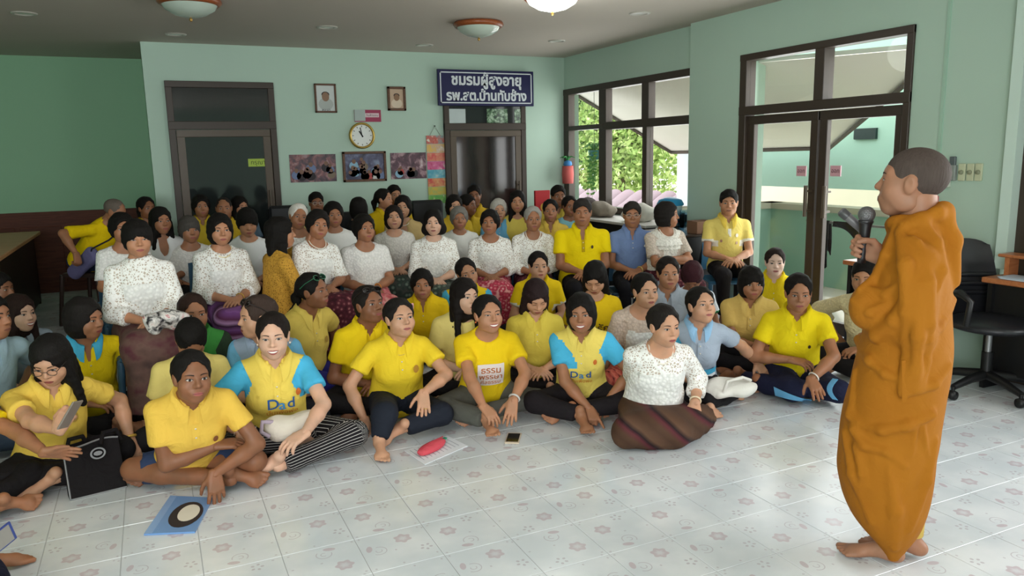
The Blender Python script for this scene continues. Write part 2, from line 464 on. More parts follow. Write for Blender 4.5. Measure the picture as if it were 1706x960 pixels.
def head_geo(lod, male, smile, eyes, wide=1.0):
    key = (lod, male, smile, eyes)
    if key in _HC: return _HC[key]
    ops = head_ops(male, smile); A = Acc(); V, F = sdf_mesh(ops, LOD[lod]['head']); A.put(V, F, 0)
    D = V3(0, -1, 0)
    def patch(X, Z, off, m):
        nu, nv = X.shape; P = np.stack([X, np.full_like(X, .13), Z], -1).reshape(-1, 3); P = march(ops, P, D, .13, off)
        i = np.arange(nu * nv).reshape(nu, nv); q = np.stack([i[:-1, :-1], i[1:, :-1], i[1:, 1:], i[:-1, 1:]], -1).reshape(-1, 4)
        n = np.cross(P[q[:, 1]] - P[q[:, 0]], P[q[:, 3]] - P[q[:, 0]]); fl = n[:, 1] < 0; q[fl] = q[fl][:, ::-1]
        A.put(P, q, m)
    for s in (-1, 1):
        u = np.linspace(-1, 1, 11)[:, None]; v = np.linspace(-1, 1, 4)[None]
        op = {'open': .0058, 'narrow': .0036, 'down': .0016}[eyes]
        cz = -.001 + .0015 * u * s * s  # slight tilt
        zt = cz + op * (1 - u ** 2) ** .7; zb = cz - op * .8 * (1 - u ** 2) ** .7
        X = s * (.0315 + .0152 * u) + 0 * v; Z = zb + (zt - zb) * (v + 1) / 2
        if eyes != 'down':
            patch(X, Z, .0004, 1)
            ui = np.linspace(-1, 1, 7)[:, None]; hx = .0062
            zi = .0062 * np.sqrt(np.clip(1 - ui ** 2, 0.02, 1)); top = np.minimum(zi, op * .97); bot = -np.minimum(zi, op * .75)
            patch(s * .0315 + hx * ui + 0 * v, -.001 + bot + (top - bot) * (v + 1) / 2, .0011, 2)
        vv = np.linspace(0, 1, 3)[None]; patch(s * (.0315 + .0165 * u) + 0 * vv, zt - .0006 + vv * (.0026 if not male else .0018), .0014, 2)
        ub = np.linspace(0, 1, 9)[:, None]
        zb_ = .0175 + .0055 * np.sin(ub * 2.4) - .002 * ub; th = .0052 * (1 - .75 * ub ** 2) * (1.25 if male else 1)
        patch(s * (.0135 + .037 * ub) + 0 * vv, zb_ + (vv - .3) * th, .001, 4)
    w = .0285 if smile else .0235; u = np.linspace(-1, 1, 13)[:, None]; v = np.linspace(0, 1, 4)[None]
    e = (1 - np.abs(u) ** 2.2); corner = (.006 if smile else .0) * u ** 2; mid = -.0635 + corner
    gap = (.0085 if smile else .0) * e
    up = .0075 * e * (1 - .25 * np.exp(-(u / .18) ** 2)); dn = .0095 * e
    patch(w * u + 0 * v, mid + gap * .35 + v * up, .0010, 3); patch(w * u + 0 * v, mid - gap * .65 - v * dn, .0010, 3)
    if smile: patch(w * .95 * u + 0 * v, mid - gap * .65 + v * gap, .0006, 5)
    else: patch(w * u + 0 * v, mid - .0008 + v * .0016, .0016, 2)
    for s in (-1, 1):
        un = np.linspace(-1, 1, 5)[:, None]; patch(s * (.0075) + .0035 * un + 0 * v[:, :3], -.0375 + (v[:, :3] - .5) * .003 * (1 - un ** 2), .0012, 2) if lod < 2 else None
    _HC[key] = A; return A
def big(fn): return fn, V3(-9, -9, -9), V3(9, 9, 9)
def hair_ops(t):
    cap = lambda k: ('u', p_ell((0, -.016, .031), (.074 + k, .094 + k, .083 + k)), 0)
    zs = lambda a, b: ('i', big(lambda P: -(P[..., 2] - a - b * P[..., 1])), 0)
    ears = [('s', p_ell((s * .088, .002, -.014), (.022, .026, .036)), .006) for s in (-1, 1)]
    def face(rx=.063, rz=.1, y=.105, z=-.04, ry=.08):
        fn, lo, hi = p_ell((0, y, z), (rx, ry, rz)); a_ = 0 if t == 'buzz' else .0022
        return ('s', ((lambda P: fn(P) + a_ * (np.sin(P[..., 0] * 330) + np.sin(P[..., 0] * 190 + P[..., 2] * 90 + 1))), lo - .01, hi + .01), .005)
    part = ('s', p_cone((.012, .1, .125), (.012, -.05, .135), .006, .004), .008)
    if t in ('tied', 'bun', 'pony', 'tiedhigh'):
        o = [cap(.012), face(.07, .126, .098, -.038, .088), zs(-.045, .42), part] + ears
        if t == 'bun': o += [('u', p_ell((0, -.118, .015), (.042, .036, .04)), .02)]
        if t == 'tiedhigh': o += [('u', p_ell((0, -.075, .1), (.035, .035, .03)), .02)]
        if t == 'pony': o += [('u', p_cone((0, -.105, .02), (0, -.135, -.04), .026, .03), .02), ('u', p_cone((0, -.135, -.04), (.01, -.115, -.2), .03, .012), .02)]
        if t == 'tied': o += [('u', p_ell((0, -.09, -.035), (.045, .035, .04)), .02)]
    elif t in ('bob', 'bobbangs', 'curly'):
        o = [cap(.015), ('u', p_ell((0, -.024, -.03), (.094, .094, .1)), .03)]
        if t == 'curly': o += [('u', p_ell((s * .075, -.02, -.06), (.04, .06, .05)), .02) for s in (-1, 1)]
        o += [face(.058, .078 if t == 'bobbangs' else .112, .112, -.052 if t == 'bobbangs' else -.042, .084), zs(-.12 if t == 'curly' else -.108, 0)]
    elif t in ('long', 'longbangs'):
        o = [cap(.014), ('u', p_ell((0, -.03, -.05), (.09, .085, .12)), .03), ('u', p_ell((0, -.075, -.16), (.085, .035, .17)), .03)]
        for s in (-1, 1): o += [('u', p_cone((s * .068, -.0, -.04), (s * .085, .015, -.27), .028, .02), .03)]
        o += [face(.056, .08 if t == 'longbangs' else .112, .115, -.055 if t == 'longbangs' else -.042, .088), ('s', p_cone((0, .06, -.1), (0, .08, -.3), .045, .05), .01)]
    elif t == 'short':
        o = [('u', p_ell((0, -.012, .036), (.083, .104, .09)), 0), face(.067, .106, .102, -.042, .085), zs(-.022, .3)] + [('s', p_ell((s * .088, .004, -.02), (.022, .022, .034)), .006) for s in (-1, 1)]
    elif t == 'shortf':
        o = [cap(.018), ('u', p_ell((0, -.03, .0), (.095, .092, .09)), .02), face(.063, .112, .106, -.042, .085), zs(-.07, .25), ('s', p_ell((0, .05, -.07), (.2, .055, .06)), .01)]
    elif t == 'shortbangs':
        o = [cap(.016), ('u', p_ell((0, -.025, -.01), (.09, .092, .085)), .02), face(.058, .075, .112, -.05), zs(-.075, .1), ('s', p_ell((0, .06, -.085), (.2, .055, .05)), .01)]
    elif t == 'buzz':
        o = [('u', p_ell((0, -.014, .028), (.0762, .0962, .0842)), 0), face(.058, .094, .108, -.042), zs(-.035, .3)] + [('s', p_ell((s * .085, .004, -.014), (.02, .03, .042)), .006) for s in (-1, 1)]
    elif t == 'halo':  # thin receding grey hair
        o = [('u', p_ell((0, -.016, .028), (.078, .098, .085)), 0), face(.07, .115, .09, -.03, .09), zs(-.035, .35)] + ears
    return o
_HR = {}
def hair_geo(lod, t):
    if (lod, t) not in _HR:
        d = folds(3, .004, 55.) if t == 'curly' else folds(5, .0022, 95.)
        if t == 'buzz': d = None
        _HR[(lod, t)] = sdf_mesh(hair_ops(t), LOD[lod]['hair'] * (.75 if t == 'buzz' else 1), d)
    return _HR[(lod, t)]
HANDS = {'relax': ([.35, .4, .45, .5], .35, .25), 'flat': ([.12, .1, .1, .14], .12, .3), 'curl': ([.9, .95, 1.0, 1.05], .8, .1), 'grip': ([1.15, 1.2, 1.2, 1.2], 1.0, -.1), 'point': ([.1, 1.1, 1.15, 1.2], 1.0, .1), 'drop': ([.25, .3, .3, .35], .3, .2)}
def hand_ops(kind):
    cu, tc, sp = HANDS[kind]; o = []
    xs = [.029, .0095, -.0095, -.027]; ys = [.086, .09, .085, .076]; ls = [.068, .076, .070, .055]
    for i in range(4): o.append(('u', p_cone((xs[i] * .55, .0, 0), (xs[i], ys[i], 0), .0155, .0115), .012 if i else 0))
    o.append(('u', p_ell((.018, .04, -.006), (.02, .03, .014)), .012))
    f2 = []
    for i in range(4):
        p = V3(xs[i], ys[i], 0); a = 0; yaw = (1.5 - i) * .11 * (1 if cu[i] < .8 else .3)
        for j, fr in enumerate((.45, .31, .24)):
            a += cu[i] * (1.0, 1.0, .7)[j]
            d = V3(math.sin(yaw) * math.cos(a), math.cos(yaw) * math.cos(a), -math.sin(a)); q = p + d * ls[i] * fr
            f2.append((i, p_cone(p, q, (.0098, .0092, .0084)[j], (.0092, .0084, .0074)[j]))); p = q
    for i, pr in f2: o.append(('u', pr, .0035))
    b = V3(.02, .018, -.006); d1 = nrm(V3(.62 + sp, .75, -.15 - tc * .4)); d2 = nrm(V3(.35 + sp - tc * .5, .9, -.25 - tc * .6)); d3 = nrm(V3(.2 + sp - tc * .9, .9, -.3 - tc * .6))
    p1 = b + d1 * .04; p2 = p1 + d2 * .031; p3 = p2 + d3 * .024
    o += [('u', p_cone(b, p1, .0145, .0115), .012), ('u', p_cone(p1, p2, .0112, .0098), .003), ('u', p_cone(p2, p3, .0098, .0078), .003)]
    return o
_HD = {}
def hand_geo(lod, kind):
    if (lod, kind) not in _HD: _HD[(lod, kind)] = sdf_mesh(hand_ops(kind), LOD[lod]['hand'])
    return _HD[(lod, kind)]
_FT = {}
def foot_geo(lod):
    if lod not in _FT:
        o = [('u', p_cone((0, -.005, .03), (0, -.008, -.02), .031, .033), 0), ('u', p_ell((0, -.032, -.036), (.03, .034, .03)), .02), ('u', p_cone((0, .01, -.022), (0, .1, -.046), .032, .022), .02), ('u', p_ell((.002, .105, -.048), (.044, .035, .017)), .02)]
        for x, l, r in ((.031, .047, .0125), (.011, .047, .0095), (-.006, .042, .009), (-.02, .035, .0085), (-.033, .027, .0085)):
            o.append(('u', p_cone((x, .118 - abs(x - .02) * .25, -.051), (x * 1.05, .118 + l - abs(x - .02) * .25, -.055), r, r * .9), .004))
        _FT[lod] = sdf_mesh(o, LOD[lod]['hand'] * 1.1)
    return _FT[lod]
def ik(a, t, l1, l2, pole):
    a = np.array(a, float); t = np.array(t, float); d = t - a; L = np.linalg.norm(d); mx = (l1 + l2) * .995
    if L > mx: t = a + d / L * mx; d = t - a; L = mx
    L = max(L, abs(l1 - l2) + .02); x = (l1 * l1 - l2 * l2 + L * L) / (2 * L); y = math.sqrt(max(l1 * l1 - x * x, 0))
    u = nrm(d); w = nrm(np.array(pole, float) - u * (np.array(pole, float) @ u)); return a + u * x + w * y, t
def frame(y, z):
    y = nrm(y); z = nrm(np.array(z, float) - y * (np.array(z, float) @ y)); return np.stack([np.cross(y, z), y, z], 1)
def text_geo(txt, size=1.0, extrude=0.0, bold=0.0):
    cu = bpy.data.curves.new('lettering', 'FONT'); cu.body = txt; cu.size = size; cu.align_x = 'CENTER'; cu.align_y = 'CENTER'; cu.extrude = extrude; cu.offset = bold; cu.resolution_u = 3
    ob = bpy.data.objects.new('lettering', cu); COL.objects.link(ob); dg = bpy.context.evaluated_depsgraph_get()
    me = bpy.data.meshes.new_from_object(ob.evaluated_get(dg)); bpy.data.objects.remove(ob); bpy.data.curves.remove(cu)
    V = np.array([v.co[:] for v in me.vertices]); F = [tuple(p.vertices) for p in me.polygons]; bpy.data.meshes.remove(me); return V, F
TONES = {'fair': '#cfa78f', 'light': '#c09376', 'mid': '#ae7e60', 'tan': '#9d6d50', 'dark': '#85593f', 'pale': '#dcbcab'}
CAMP = np.array([0., 0., 1.6])
PERSONS = []
def person(label, px, py, pose='cross', b=0, h=0, pitch=0, roll=0, s=1.0, w=1.0, lean=None, side=0, zeye=None, shirt=None, bottom=None, hair=('tied', '#14110f'), tone='mid',
           R=None, L=None, lod=1, male=False, smile=False, eyes='open', seat=.43, group=None, pos=None, feet=True, g=1, face=1.0, bust=None, extras=(), decal=None, legs=None, headfwd=0.0, wpos=None, ppm=None):
    q = LOD[lod]; seed = int(px * 7 + py * 13) % 9973; rs = np.random.RandomState(seed)
    if lean is None: lean = 6 if pose == 'chair' else 20
    if ppm:
        hw0 = CAM_C + cam_ray(px, py) * FPX / ppm; cl = math.cos(lean * RAD) * math.cos(side * RAD); up_ = (.622) * cl - .02 * math.sin(lean * RAD)
        if pose == 'chair': seat = hw0[2] - .085 - up_ * s
        else: s = min(1.15, max(.84, hw0[2] / ((.16 if pose == 'kneel' else .10) + up_)))
    zp = {'cross': .10, 'side': .10, 'kneel': .16, 'chair': seat + .085}[pose] * (s if pose != 'chair' else 1)
    Rt = roty(side * RAD) @ rotx(-lean * RAD); o0 = V3(0, 0, zp); T = lambda x, y, z: o0 + Rt @ (V3(x, y, z) * s)
    hc = T(0, .02 + headfwd, .622)
    if wpos is not None: base = np.array([wpos[0], wpos[1], 0.0])
    else:
        d = cam_ray(px, py); hw = CAM_C + d * (hc[2] - CAM_C[2]) / d[2] if zeye is None else CAM_C + d * (zeye - CAM_C[2]) / d[2]
    # forward direction
    ref = hw if wpos is None else base
    dv = nrm(V3(ref[0], ref[1], 0)); rv = V3(dv[1], -dv[0], 0); fw = -dv * math.cos(b * RAD) + rv * math.sin(b * RAD)
    yaw = math.atan2(-fw[0], fw[1]); Rw = rotz(yaw)
    if wpos is None: base = hw - Rw @ V3(hc[0], hc[1], 0); base[2] = 0
    root = thing('person', label, 'person', base, yaw, group)
    def loc_pt(v):
        if len(v) == 4 and v[0] == 'd': return Rw.T @ (CAM_C + cam_ray(v[1], v[2]) * FPX / v[3] - base)
        if len(v) == 4: return Rw.T @ (onz(v[1], v[2], v[3]) - base)
        return V3(*v)
    dz = 0.0
    male_or = male
    # ---- joints
    ws = .5 + .5 * w; sx = (.172 if male else .150) * ws
    sh = {1: T(sx, -.004, .402), -1: T(-sx, -.004, .402)}
    dl = {'cross': .20, 'side': .22, 'kneel': .25, 'chair': zp + .11}[pose]
    if pose in ('cross', 'side', 'kneel'): dl *= s
    arms = {}
    for sd, sp in ((1, R), (-1, L)):
        a = dict(t=(sd * .035, .27, dl), pole=(sd * .8, -.5, -.5), pn=(0, -.3, -1), fd=None, k='relax')
        if sp:
            a.update(sp)
        t = loc_pt(a['t'])
        el, wr = ik(sh[sd], t, .262 * s, .232 * s, a['pole'])
        fd = V3(*a['fd']) if a['fd'] is not None else nrm(nrm(wr - el) + V3(-sd * .5, .15, -.1))
        arms[sd] = (el, wr, nrm(fd), np.array(a['pn'], float), a['k'])
    # ---- legs
    hip = {sd: V3(sd * .088 * s, .02, zp) for sd in (1, -1)}; kn = {}; an = {}; fdir = {}; fup = {}
    for sd in (1, -1):
        if pose == 'cross':
            kn[sd] = V3(sd * .295, .255, .115) * s; an[sd] = V3(-sd * .07, .335 + (.05 if sd == g else -.02), .075) * s; fdir[sd] = V3(-sd * .8, .45, -.18); fup[sd] = V3(sd * .55, .55, .7)
        elif pose == 'side':
            kn[sd] = V3(-g * .12 + sd * .13, .37 + (.02 if sd == g else 0), .095) * s; an[sd] = V3(g * (.34 if sd == g else .22), (.06 if sd == g else .20), .06) * s; fdir[sd] = V3(g * .85, -.45, -.1); fup[sd] = V3(-g * .2, .75, .6)
        elif pose == 'kneel':
            kn[sd] = V3(sd * .1, .40, .08) * s; an[sd] = V3(sd * .1, .0, .06) * s; fdir[sd] = V3(0, -1, -.1); fup[sd] = V3(0, 0, -1)
        else:
            kn[sd] = V3(sd * .11, .42 * s, seat + .065); an[sd] = V3(sd * .10, .40, .085); fdir[sd] = V3(sd * .15, 1, -.05); fup[sd] = V3(0, 0, 1)
        if legs and sd in legs:
            for kk, vv in legs[sd].items(): {'kn': kn, 'an': an, 'fd': fdir, 'fu': fup}[kk][sd] = loc_pt(vv)
    # ---- torso profile
    wm = w * (1.04 if male else 1)
    prof = [(-.085, .10 * wm, .075 * wm, 0), (-.05, .155 * wm, .115 * wm, 0), (.02, .165 * wm, .122 * wm, 0), (.12, .142 * wm, .108 * wm, .006), (.22, .138 * wm, .104 * wm, .01), (.32, .146 * ws, .104 * ws, .008), (.40, .150 * ws, .088, -.002), (.445, .118 * ws, .07, -.006), (.48, .072, .056, -.002), (.51, .054, .05, .004)]
    prof = [(z * s, rx * s, ry * s, cy * s) for z, rx, ry, cy in prof]
    bs = (.055 if not male else 0) if bust is None else bust
    def torso_ops(inf, lo=-1, chest=True):
        P = [(z, rx + inf, ry + inf, cy) for z, rx, ry, cy in prof if z >= lo]
        o = [('u', p_loft((o0, Rt), P), 0)]
        if bs and chest:
            for sd in (1, -1): o.append(('u', p_ell(T(sd * .064 * ws, .068 * ws, .275), np.array([.062, .052, .066]) * (bs / .055) * s + inf * .6), .05))
        if w > 1.08: o.append(('u', p_ell(T(0, .05, .12), np.array([.135 * wm, .10 * wm, .11]) * s + inf * .6), .05))
        for sd in (1, -1): o.append(('u', p_cone(T(sd * .04, -.004, .432), sh[sd], (.045 + inf * .8) * s, (.042 + inf * .7) * s), .04))
        return o
    # ---- skin
    A = Acc(); mats = [skin(TONES[tone]), plain('#aaa198', .3), plain('#17100d', .35), plain({'pale': '#b0686a'}.get(tone, '#9c5550' if not male else '#8a5848'), .45), plain(hair[1] if hair[1] not in ('#d8d4cc', '#9a9690', '#b5b1a9') else '#4a4644', .7), plain('#ece8e0', .3)]
    Rh = rotz((h - b) * RAD) @ rotx(pitch * RAD) @ roty(roll * RAD)
    Hs = np.diag([face, 1, 1]) * (1.0 if not male else 1.04) * (.5 + .5 * s)
    Hd = head_geo(lod, male, smile, eyes); hx = lambda V: (V @ Hs.T) @ Rh.T + hc
    for V, F, M in zip(Hd.V, Hd.F, Hd.M): A.V.append(hx(V)); A.F.append(F + A.n); A.M.append(M)
    A.n += Hd.n
    st = shirt or {}
    up = [('u', p_loft((o0, Rt), [(z, rx * .97, ry * .97, cy) for z, rx, ry, cy in prof if z >= .2 * s]), 0)]
    for sd in (1, -1): up.append(('u', p_cone(T(sd * .04, -.004, .432), sh[sd], .045 * s, .041 * s), .04))
    nk = hc + Rh @ V3(0, -.028, -.055) * s
    up.append(('u', p_cone(T(0, -.005, .43), nk, (.058 if male else .053) * s, (.052 if male else .046) * s), .03))
    aw = .6 + .4 * w
    for sd in (1, -1):
        el, wr, fd, pn, kd = arms[sd]
        up += [('u', p_cone(sh[sd], el, .041 * aw * s, .036 * aw * s), .03), ('u', p_cone(el, el + (wr - el) * .35, .0365 * aw * s, .0385 * aw * s), .015), ('u', p_cone(el + (wr - el) * .35, wr, .038 * aw * s, .0235 * s), .015)]
    bt = bottom or {}
    bare = bt.get('bare', False)
    if bare:
        for sd in (1, -1):
            up += [('u', p_cone(hip[sd], kn[sd], .08 * aw * s, .056 * s), .02), ('u', p_cone(kn[sd], kn[sd] + (an[sd] - kn[sd]) * .3, .054 * s, .056 * s), .015), ('u', p_cone(kn[sd] + (an[sd] - kn[sd]) * .3, an[sd], .056 * s, .031 * s), .02)]
    else:
        inner = [('u', p_cone(o0, T(0, 0, .3), .07 * s, .08 * s), 0)]
        for sd in (1, -1): inner += [('u', p_cone(o0 + V3(sd * .07 * s, 0, 0), kn[sd], .05 * s, .04 * s), .02), ('u', p_cone(kn[sd], an[sd], .04 * s, .03 * s), .02)]
        V, F = sdf_mesh(inner, .024); A.put(V, F, 0)
    V, F = sdf_mesh(up, q['arm']); A.put(V, F, 0)
    for sd in (1, -1):
        el, wr, fd, pn, kd = arms[sd]
        if kd == 'none': continue
        V, F = hand_geo(lod, kd); Fr = frame(fd, -pn); X = V.copy(); X[:, 0] *= -sd
        A.put((X * (s * (1.06 if male else .98))) @ Fr.T + wr - Fr[:, 1] * .008, F if sd < 0 else F[:, ::-1], 0)
    if feet and not st.get('nofeet'):
        for sd in (1, -1):
            V, F = foot_geo(lod if group == 'front row sitting on the floor' else 2); Fr = frame(fdir[sd], fup[sd]); X = V.copy(); X[:, 0] *= -sd
            W = X * s @ Fr.T + an[sd]; W[:, 2] -= min(0, W[:, 2].min() - .004); A.put(W, F if sd < 0 else F[:, ::-1], 0)
    body = add('body', A.mesh('body', mats), root)
    # ---- hair
    if hair[0]:
        V, F = hair_geo(lod, hair[0]); ho = add('hair', raw_mesh('hair', V @ Hs.T, [F], None, [hairm(hair[1])]), root); 
        ho.matrix_local = Matrix([list(Rh[i]) + [hc[i]] for i in range(3)] + [[0, 0, 0, 1]])
    # ---- shirt
    if st:
        inf = st.get('inf', .013); ops = torso_ops(inf); sl = st.get('sleeve', .6); fl = st.get('flare', .012); kind = st.get('kind', 'polo'); slv = []
        for sd in (1, -1):
            el, wr, fd, pn, kd = arms[sd]; r0 = (.043 + inf * .8) * aw * s; 
            if sl <= 1:
                e = sh[sd] + (el - sh[sd]) * sl; c = p_cut(p_cone(sh[sd], sh[sd] + (el - sh[sd]) * (sl + .25), r0, (.040 + inf + fl) * aw * s), e, el - sh[sd]); slv.append(c)
            else:
                slv.append(p_cone(sh[sd], el, r0, (.04 + inf) * aw * s)); e = el + (wr - el) * (sl - 1)
                slv.append(p_cut(p_cone(el, el + (wr - el) * (sl - 1 + .25), (.039 + inf) * aw * s, (.036 + inf + fl) * aw * s), e, wr - el))
        for c in slv: ops.append(('u', c, .02))
        if pose == 'chair' or pose != 'chair': ops.append(('i', big(lambda P: -((P - o0) @ Rt[:, 2] + st.get('hem', .06) * s)), 0))
        full = list(ops)
        if kind in ('polo', 'shirt'):
            ops += [('s', p_cone(T(0, -.004, .475), T(0, .03, .62), .056 * s, .085 * s), .006), ('s', p_cone(T(0, .10, .365), T(0, .085, .49), .004 * s, .042 * s), .006)]
        elif kind == 'vneck': ops += [('s', p_cone(T(0, -.004, .465), T(0, .03, .62), .066 * s, .1 * s), .006), ('s', p_ell(T(0, .095, .40), np.array([.036, .06, .09]) * s), .006)]
        elif kind == 'round': ops += [('s', p_ell(T(0, .03, .50), np.array([.078, .09, .062]) * s), .006)]
        elif kind == 'wide': ops += [('s', p_ell(T(0, .04, .505), np.array([.095, .11, .085]) * s), .006)]
        elif kind == 'high': ops += [('s', p_cone(T(0, -.004, .49), T(0, .02, .62), .055 * s, .07 * s), .006)]
        V, F = sdf_mesh(ops, q['shirt'], folds(seed, st.get('fold', .004), 15.)); V[:, 2] = np.maximum(V[:, 2], .004)
        sm = [st['mat'], st.get('smat', st['mat']), st.get('trim', st['mat'])]
        M = np.zeros(len(F), int); C = V[F].mean(1)
        if 'smat' in st or 'trim' in st:
            for sd in (1, -1):
                n_ = nrm(Rt[:, 0] * sd * .8 + nrm(arms[sd][0] - sh[sd]) * .6); c0 = sh[sd] - n_ * .012 * s; tv = (V - c0) @ n_; near = np.linalg.norm(V - sh[sd], axis=1) < .16 * s
                if st.get('sside', sd) != sd: continue
                mv = near & (np.abs(tv) < q['shirt'] * .55); V[mv] -= tv[mv][:, None] * n_; tc = (C - c0) @ n_
                dsl = np.min([c[0](C) for c in slv[(0 if sd == 1 else len(slv) // 2):(len(slv) // 2 if sd == 1 else len(slv))]], 0); M[(tc > -.001) & (dsl < .035)] = 1
        if 'trim' in st:
            for sd in (1, -1):
                el, wr, *_ = arms[sd]; u = nrm(el - sh[sd]); e = sh[sd] + (el - sh[sd]) * sl; t = (C - e) @ u; M[(M == 1) & (t > -.02)] = 2
        if 'yoke' in st:
            zt = ((C - o0) @ Rt[:, 2]) / s; M[zt > st['yoke']] = 1
        so = add('blouse' if kind in ('wide', 'round') and 'lace' in st.get('look', '') else 'shirt', raw_mesh('shirt', V, [F], [M], sm), root)
        if kind in ('polo', 'shirt') and st.get('collar', True):
            th = np.linspace(-math.pi + .32, math.pi - .32, 30); ph = th + math.pi; rows = []   # ph: angle from the front
            G = np.zeros((30, 5, 3)); cz = np.cos(ph)
            fr = np.clip(np.abs(np.abs(np.arctan2(np.sin(ph), np.cos(ph))) ) / math.pi, 0, 1)   # 0 front .. 1 back
            tip = np.exp(-((fr - .17) / .12) ** 2)
            for j, (rr, zz, dn) in enumerate(((.053, .47, 0), (.059, .503, 0), (.068, .5, 0), (.08, .49, 1), (.094, .47, 1))):
                rx = rr + (tip * .012 if j == 4 else 0); X = rx * np.sin(ph); Y = rx * np.cos(ph) * .95 + .004 + np.where(fr < .3, (.3 - fr) * .05, 0)
                Z = np.full(30, zz) - (.030 if j < 3 else 0) * (1 - fr) ** 2
                P = np.stack([X, Y, Z], 1) * s
                if dn:
                    P[:, 2] = .62 * s; Wp = o0 + P @ Rt.T; Wp = march(full, Wp, -Rt[:, 2], .4, .007 if j == 4 else .014); G[:, j] = Wp
                else: G[:, j] = o0 + P @ Rt.T
            cm = MB(); cm.grid(G, st.get('cmat', st.get('trim', st['mat'])), True, thick=.004); cm.build('collar', so)
            if lod < 2:
                pm = MB(); zz = np.linspace(.392, .29, 9); G = np.zeros((5, 9, 3))
                for i, x in enumerate(np.linspace(-.015, .015, 5)):
                    P = np.stack([np.full(9, x), np.full(9, .3), zz], 1) * s; G[i] = march(full, o0 + P @ Rt.T, -Rt[:, 1], .3, .004)
                pm.grid(G, st.get('pmat', st['mat']), True)
                pm.build('placket', so)
                for zb in (.37, .325):
                    P = march(full, (o0 + (V3(0, .3, zb) * s) @ Rt.T)[None], -Rt[:, 1], .3, .006)[0]
                    bm_ = MB(); bm_.lathe([(0, .002), (.0045, .002), (.005, 0)], plain('#e8e2d0', .4), 8, P, R=frame(Rt[:, 2], Rt[:, 1])); bm_.build('button', so)
        if decal:
            for dc in decal: dc_apply(so, dc, full, o0, Rt, s)
        root['_'] = 0; del root['_']
    # ---- bottoms
    if bt:
        sk = bt.get('kind', 'trousers') == 'skirt'; k = .075 if sk else .03; e = .012; lw = (.65 + .35 * w) * s
        o = [('u', p_ell(o0 + V3(0, -.01, -.005), np.array([.165 * w, .135 * w, .10]) * s), 0), ('u', p_loft((o0, Rt), [(z, rx + .006, ry + .006, cy) for z, rx, ry, cy in prof if z < .16 * s]), .03)]
        for sd in (1, -1):
            kk = kn[sd]; aa = an[sd]; cut = bt.get('cut', .9)
            if bare:
                o.append(('u', p_cut(p_cone(hip[sd], kk, .094 * lw, .074 * lw), hip[sd] + (kk - hip[sd]) * bt.get('short', .78), kk - hip[sd]), .02)); continue
            o += [('u', p_cone(hip[sd], kk, .09 * lw, .067 * lw + (.01 if sk else 0)), k)]
            en = kk + (aa - kk) * cut
            o.append(('u', p_cut(p_cone(kk, aa, .064 * lw + (.01 if sk else 0), .05 * lw + (.03 if sk else 0)), en, aa - kk), k))
        if sk:
            mk = (kn[1] + kn[-1]) / 2; ma = (an[1] + an[-1]) / 2
            o += [('u', p_cone(o0, mk, .09 * lw, .075 * lw), k), ('u', p_cut(p_cone(mk, ma, .08 * lw, .08 * lw), mk + (ma - mk) * cut, ma - mk), k)]
        V, F = sdf_mesh(o, q['leg'], folds(seed + 5, bt.get('fold', .006), 12.)); V[:, 2] = np.maximum(V[:, 2], .003)
        me = raw_mesh('trousers', V, [F], None, [bt['mat']])
        if bt.get('stripe'):
            val = np.zeros(len(V)); best = np.full(len(V), 9.)
            for sd in (1, -1):
                for (a, c2) in ((hip[sd], kn[sd]), (kn[sd], an[sd])):
                    d = c2 - a; Lg = np.linalg.norm(d); u = d / Lg; t = np.clip((V - a) @ u / Lg, 0, 1); pp = V - a - t[:, None] * d; dist = np.linalg.norm(pp, axis=1)
                    f2 = frame(u, V3(0, 0, 1)); ang = np.arctan2(pp @ f2[:, 0], pp @ f2[:, 2]); mm = dist < best; best[mm] = dist[mm]; val[mm] = (ang / (2 * math.pi) * 2.2)[mm]
            at = me.attributes.new('st', 'FLOAT', 'POINT'); at.data.foreach_set('value', val.astype(np.float32))
        bops = o
        bo = add('sarong' if sk else ('shorts' if bare else 'trousers'), me, root)
    info = dict(bops=bops if bt else None, bo=bo if bt else None, root=root, hc=hc, Rh=Rh, Hs=Hs, T=T, Rt=Rt, o0=o0, arms=arms, base=base, Rw=Rw, s=s, yaw=yaw, seat=seat, label=label, an=an, kn=kn, sh=sh, hx=hx)
    for ex in extras: EXTRA[ex[0]](info, *ex[1:])
    PERSONS.append((label, px, py, base)); return info
def to_world(info, p): return info['base'] + info['Rw'] @ np.asarray(p, float)
def dc_apply(so, dc, full, o0, Rt, s):
    """flat print on a shirt front: polygons in (u,v) of the chest, laid on the cloth"""
    V, F, cx, cz, sc, mat, name = dc[:7]
    P = np.stack([cx - V[:, 0] * sc, np.full(len(V), .32), cz + V[:, 1] * sc], 1) * s
    W = march(full, o0 + P @ Rt.T, -Rt[:, 1], .35, dc[7] + .003 if len(dc) > 7 else .0085)
    m = MB(); m.poly(W, [f[::-1] for f in F] if False else F, mat, True); m.build(name, so)
def disc_geo(rx, ry, n=20, rings=3, hole=0.0):
    V = []; F = []
    for i in range(rings + 1):
        r = hole + (1 - hole) * i / rings
        for k in range(n): V.append((rx * r * math.cos(2 * math.pi * k / n), ry * r * math.sin(2 * math.pi * k / n), 0))
    for i in range(rings):
        for k in range(n): a = i * n + k; b2 = i * n + (k + 1) % n; F.append((a, b2, b2 + n, a + n))
    return np.array(V), F
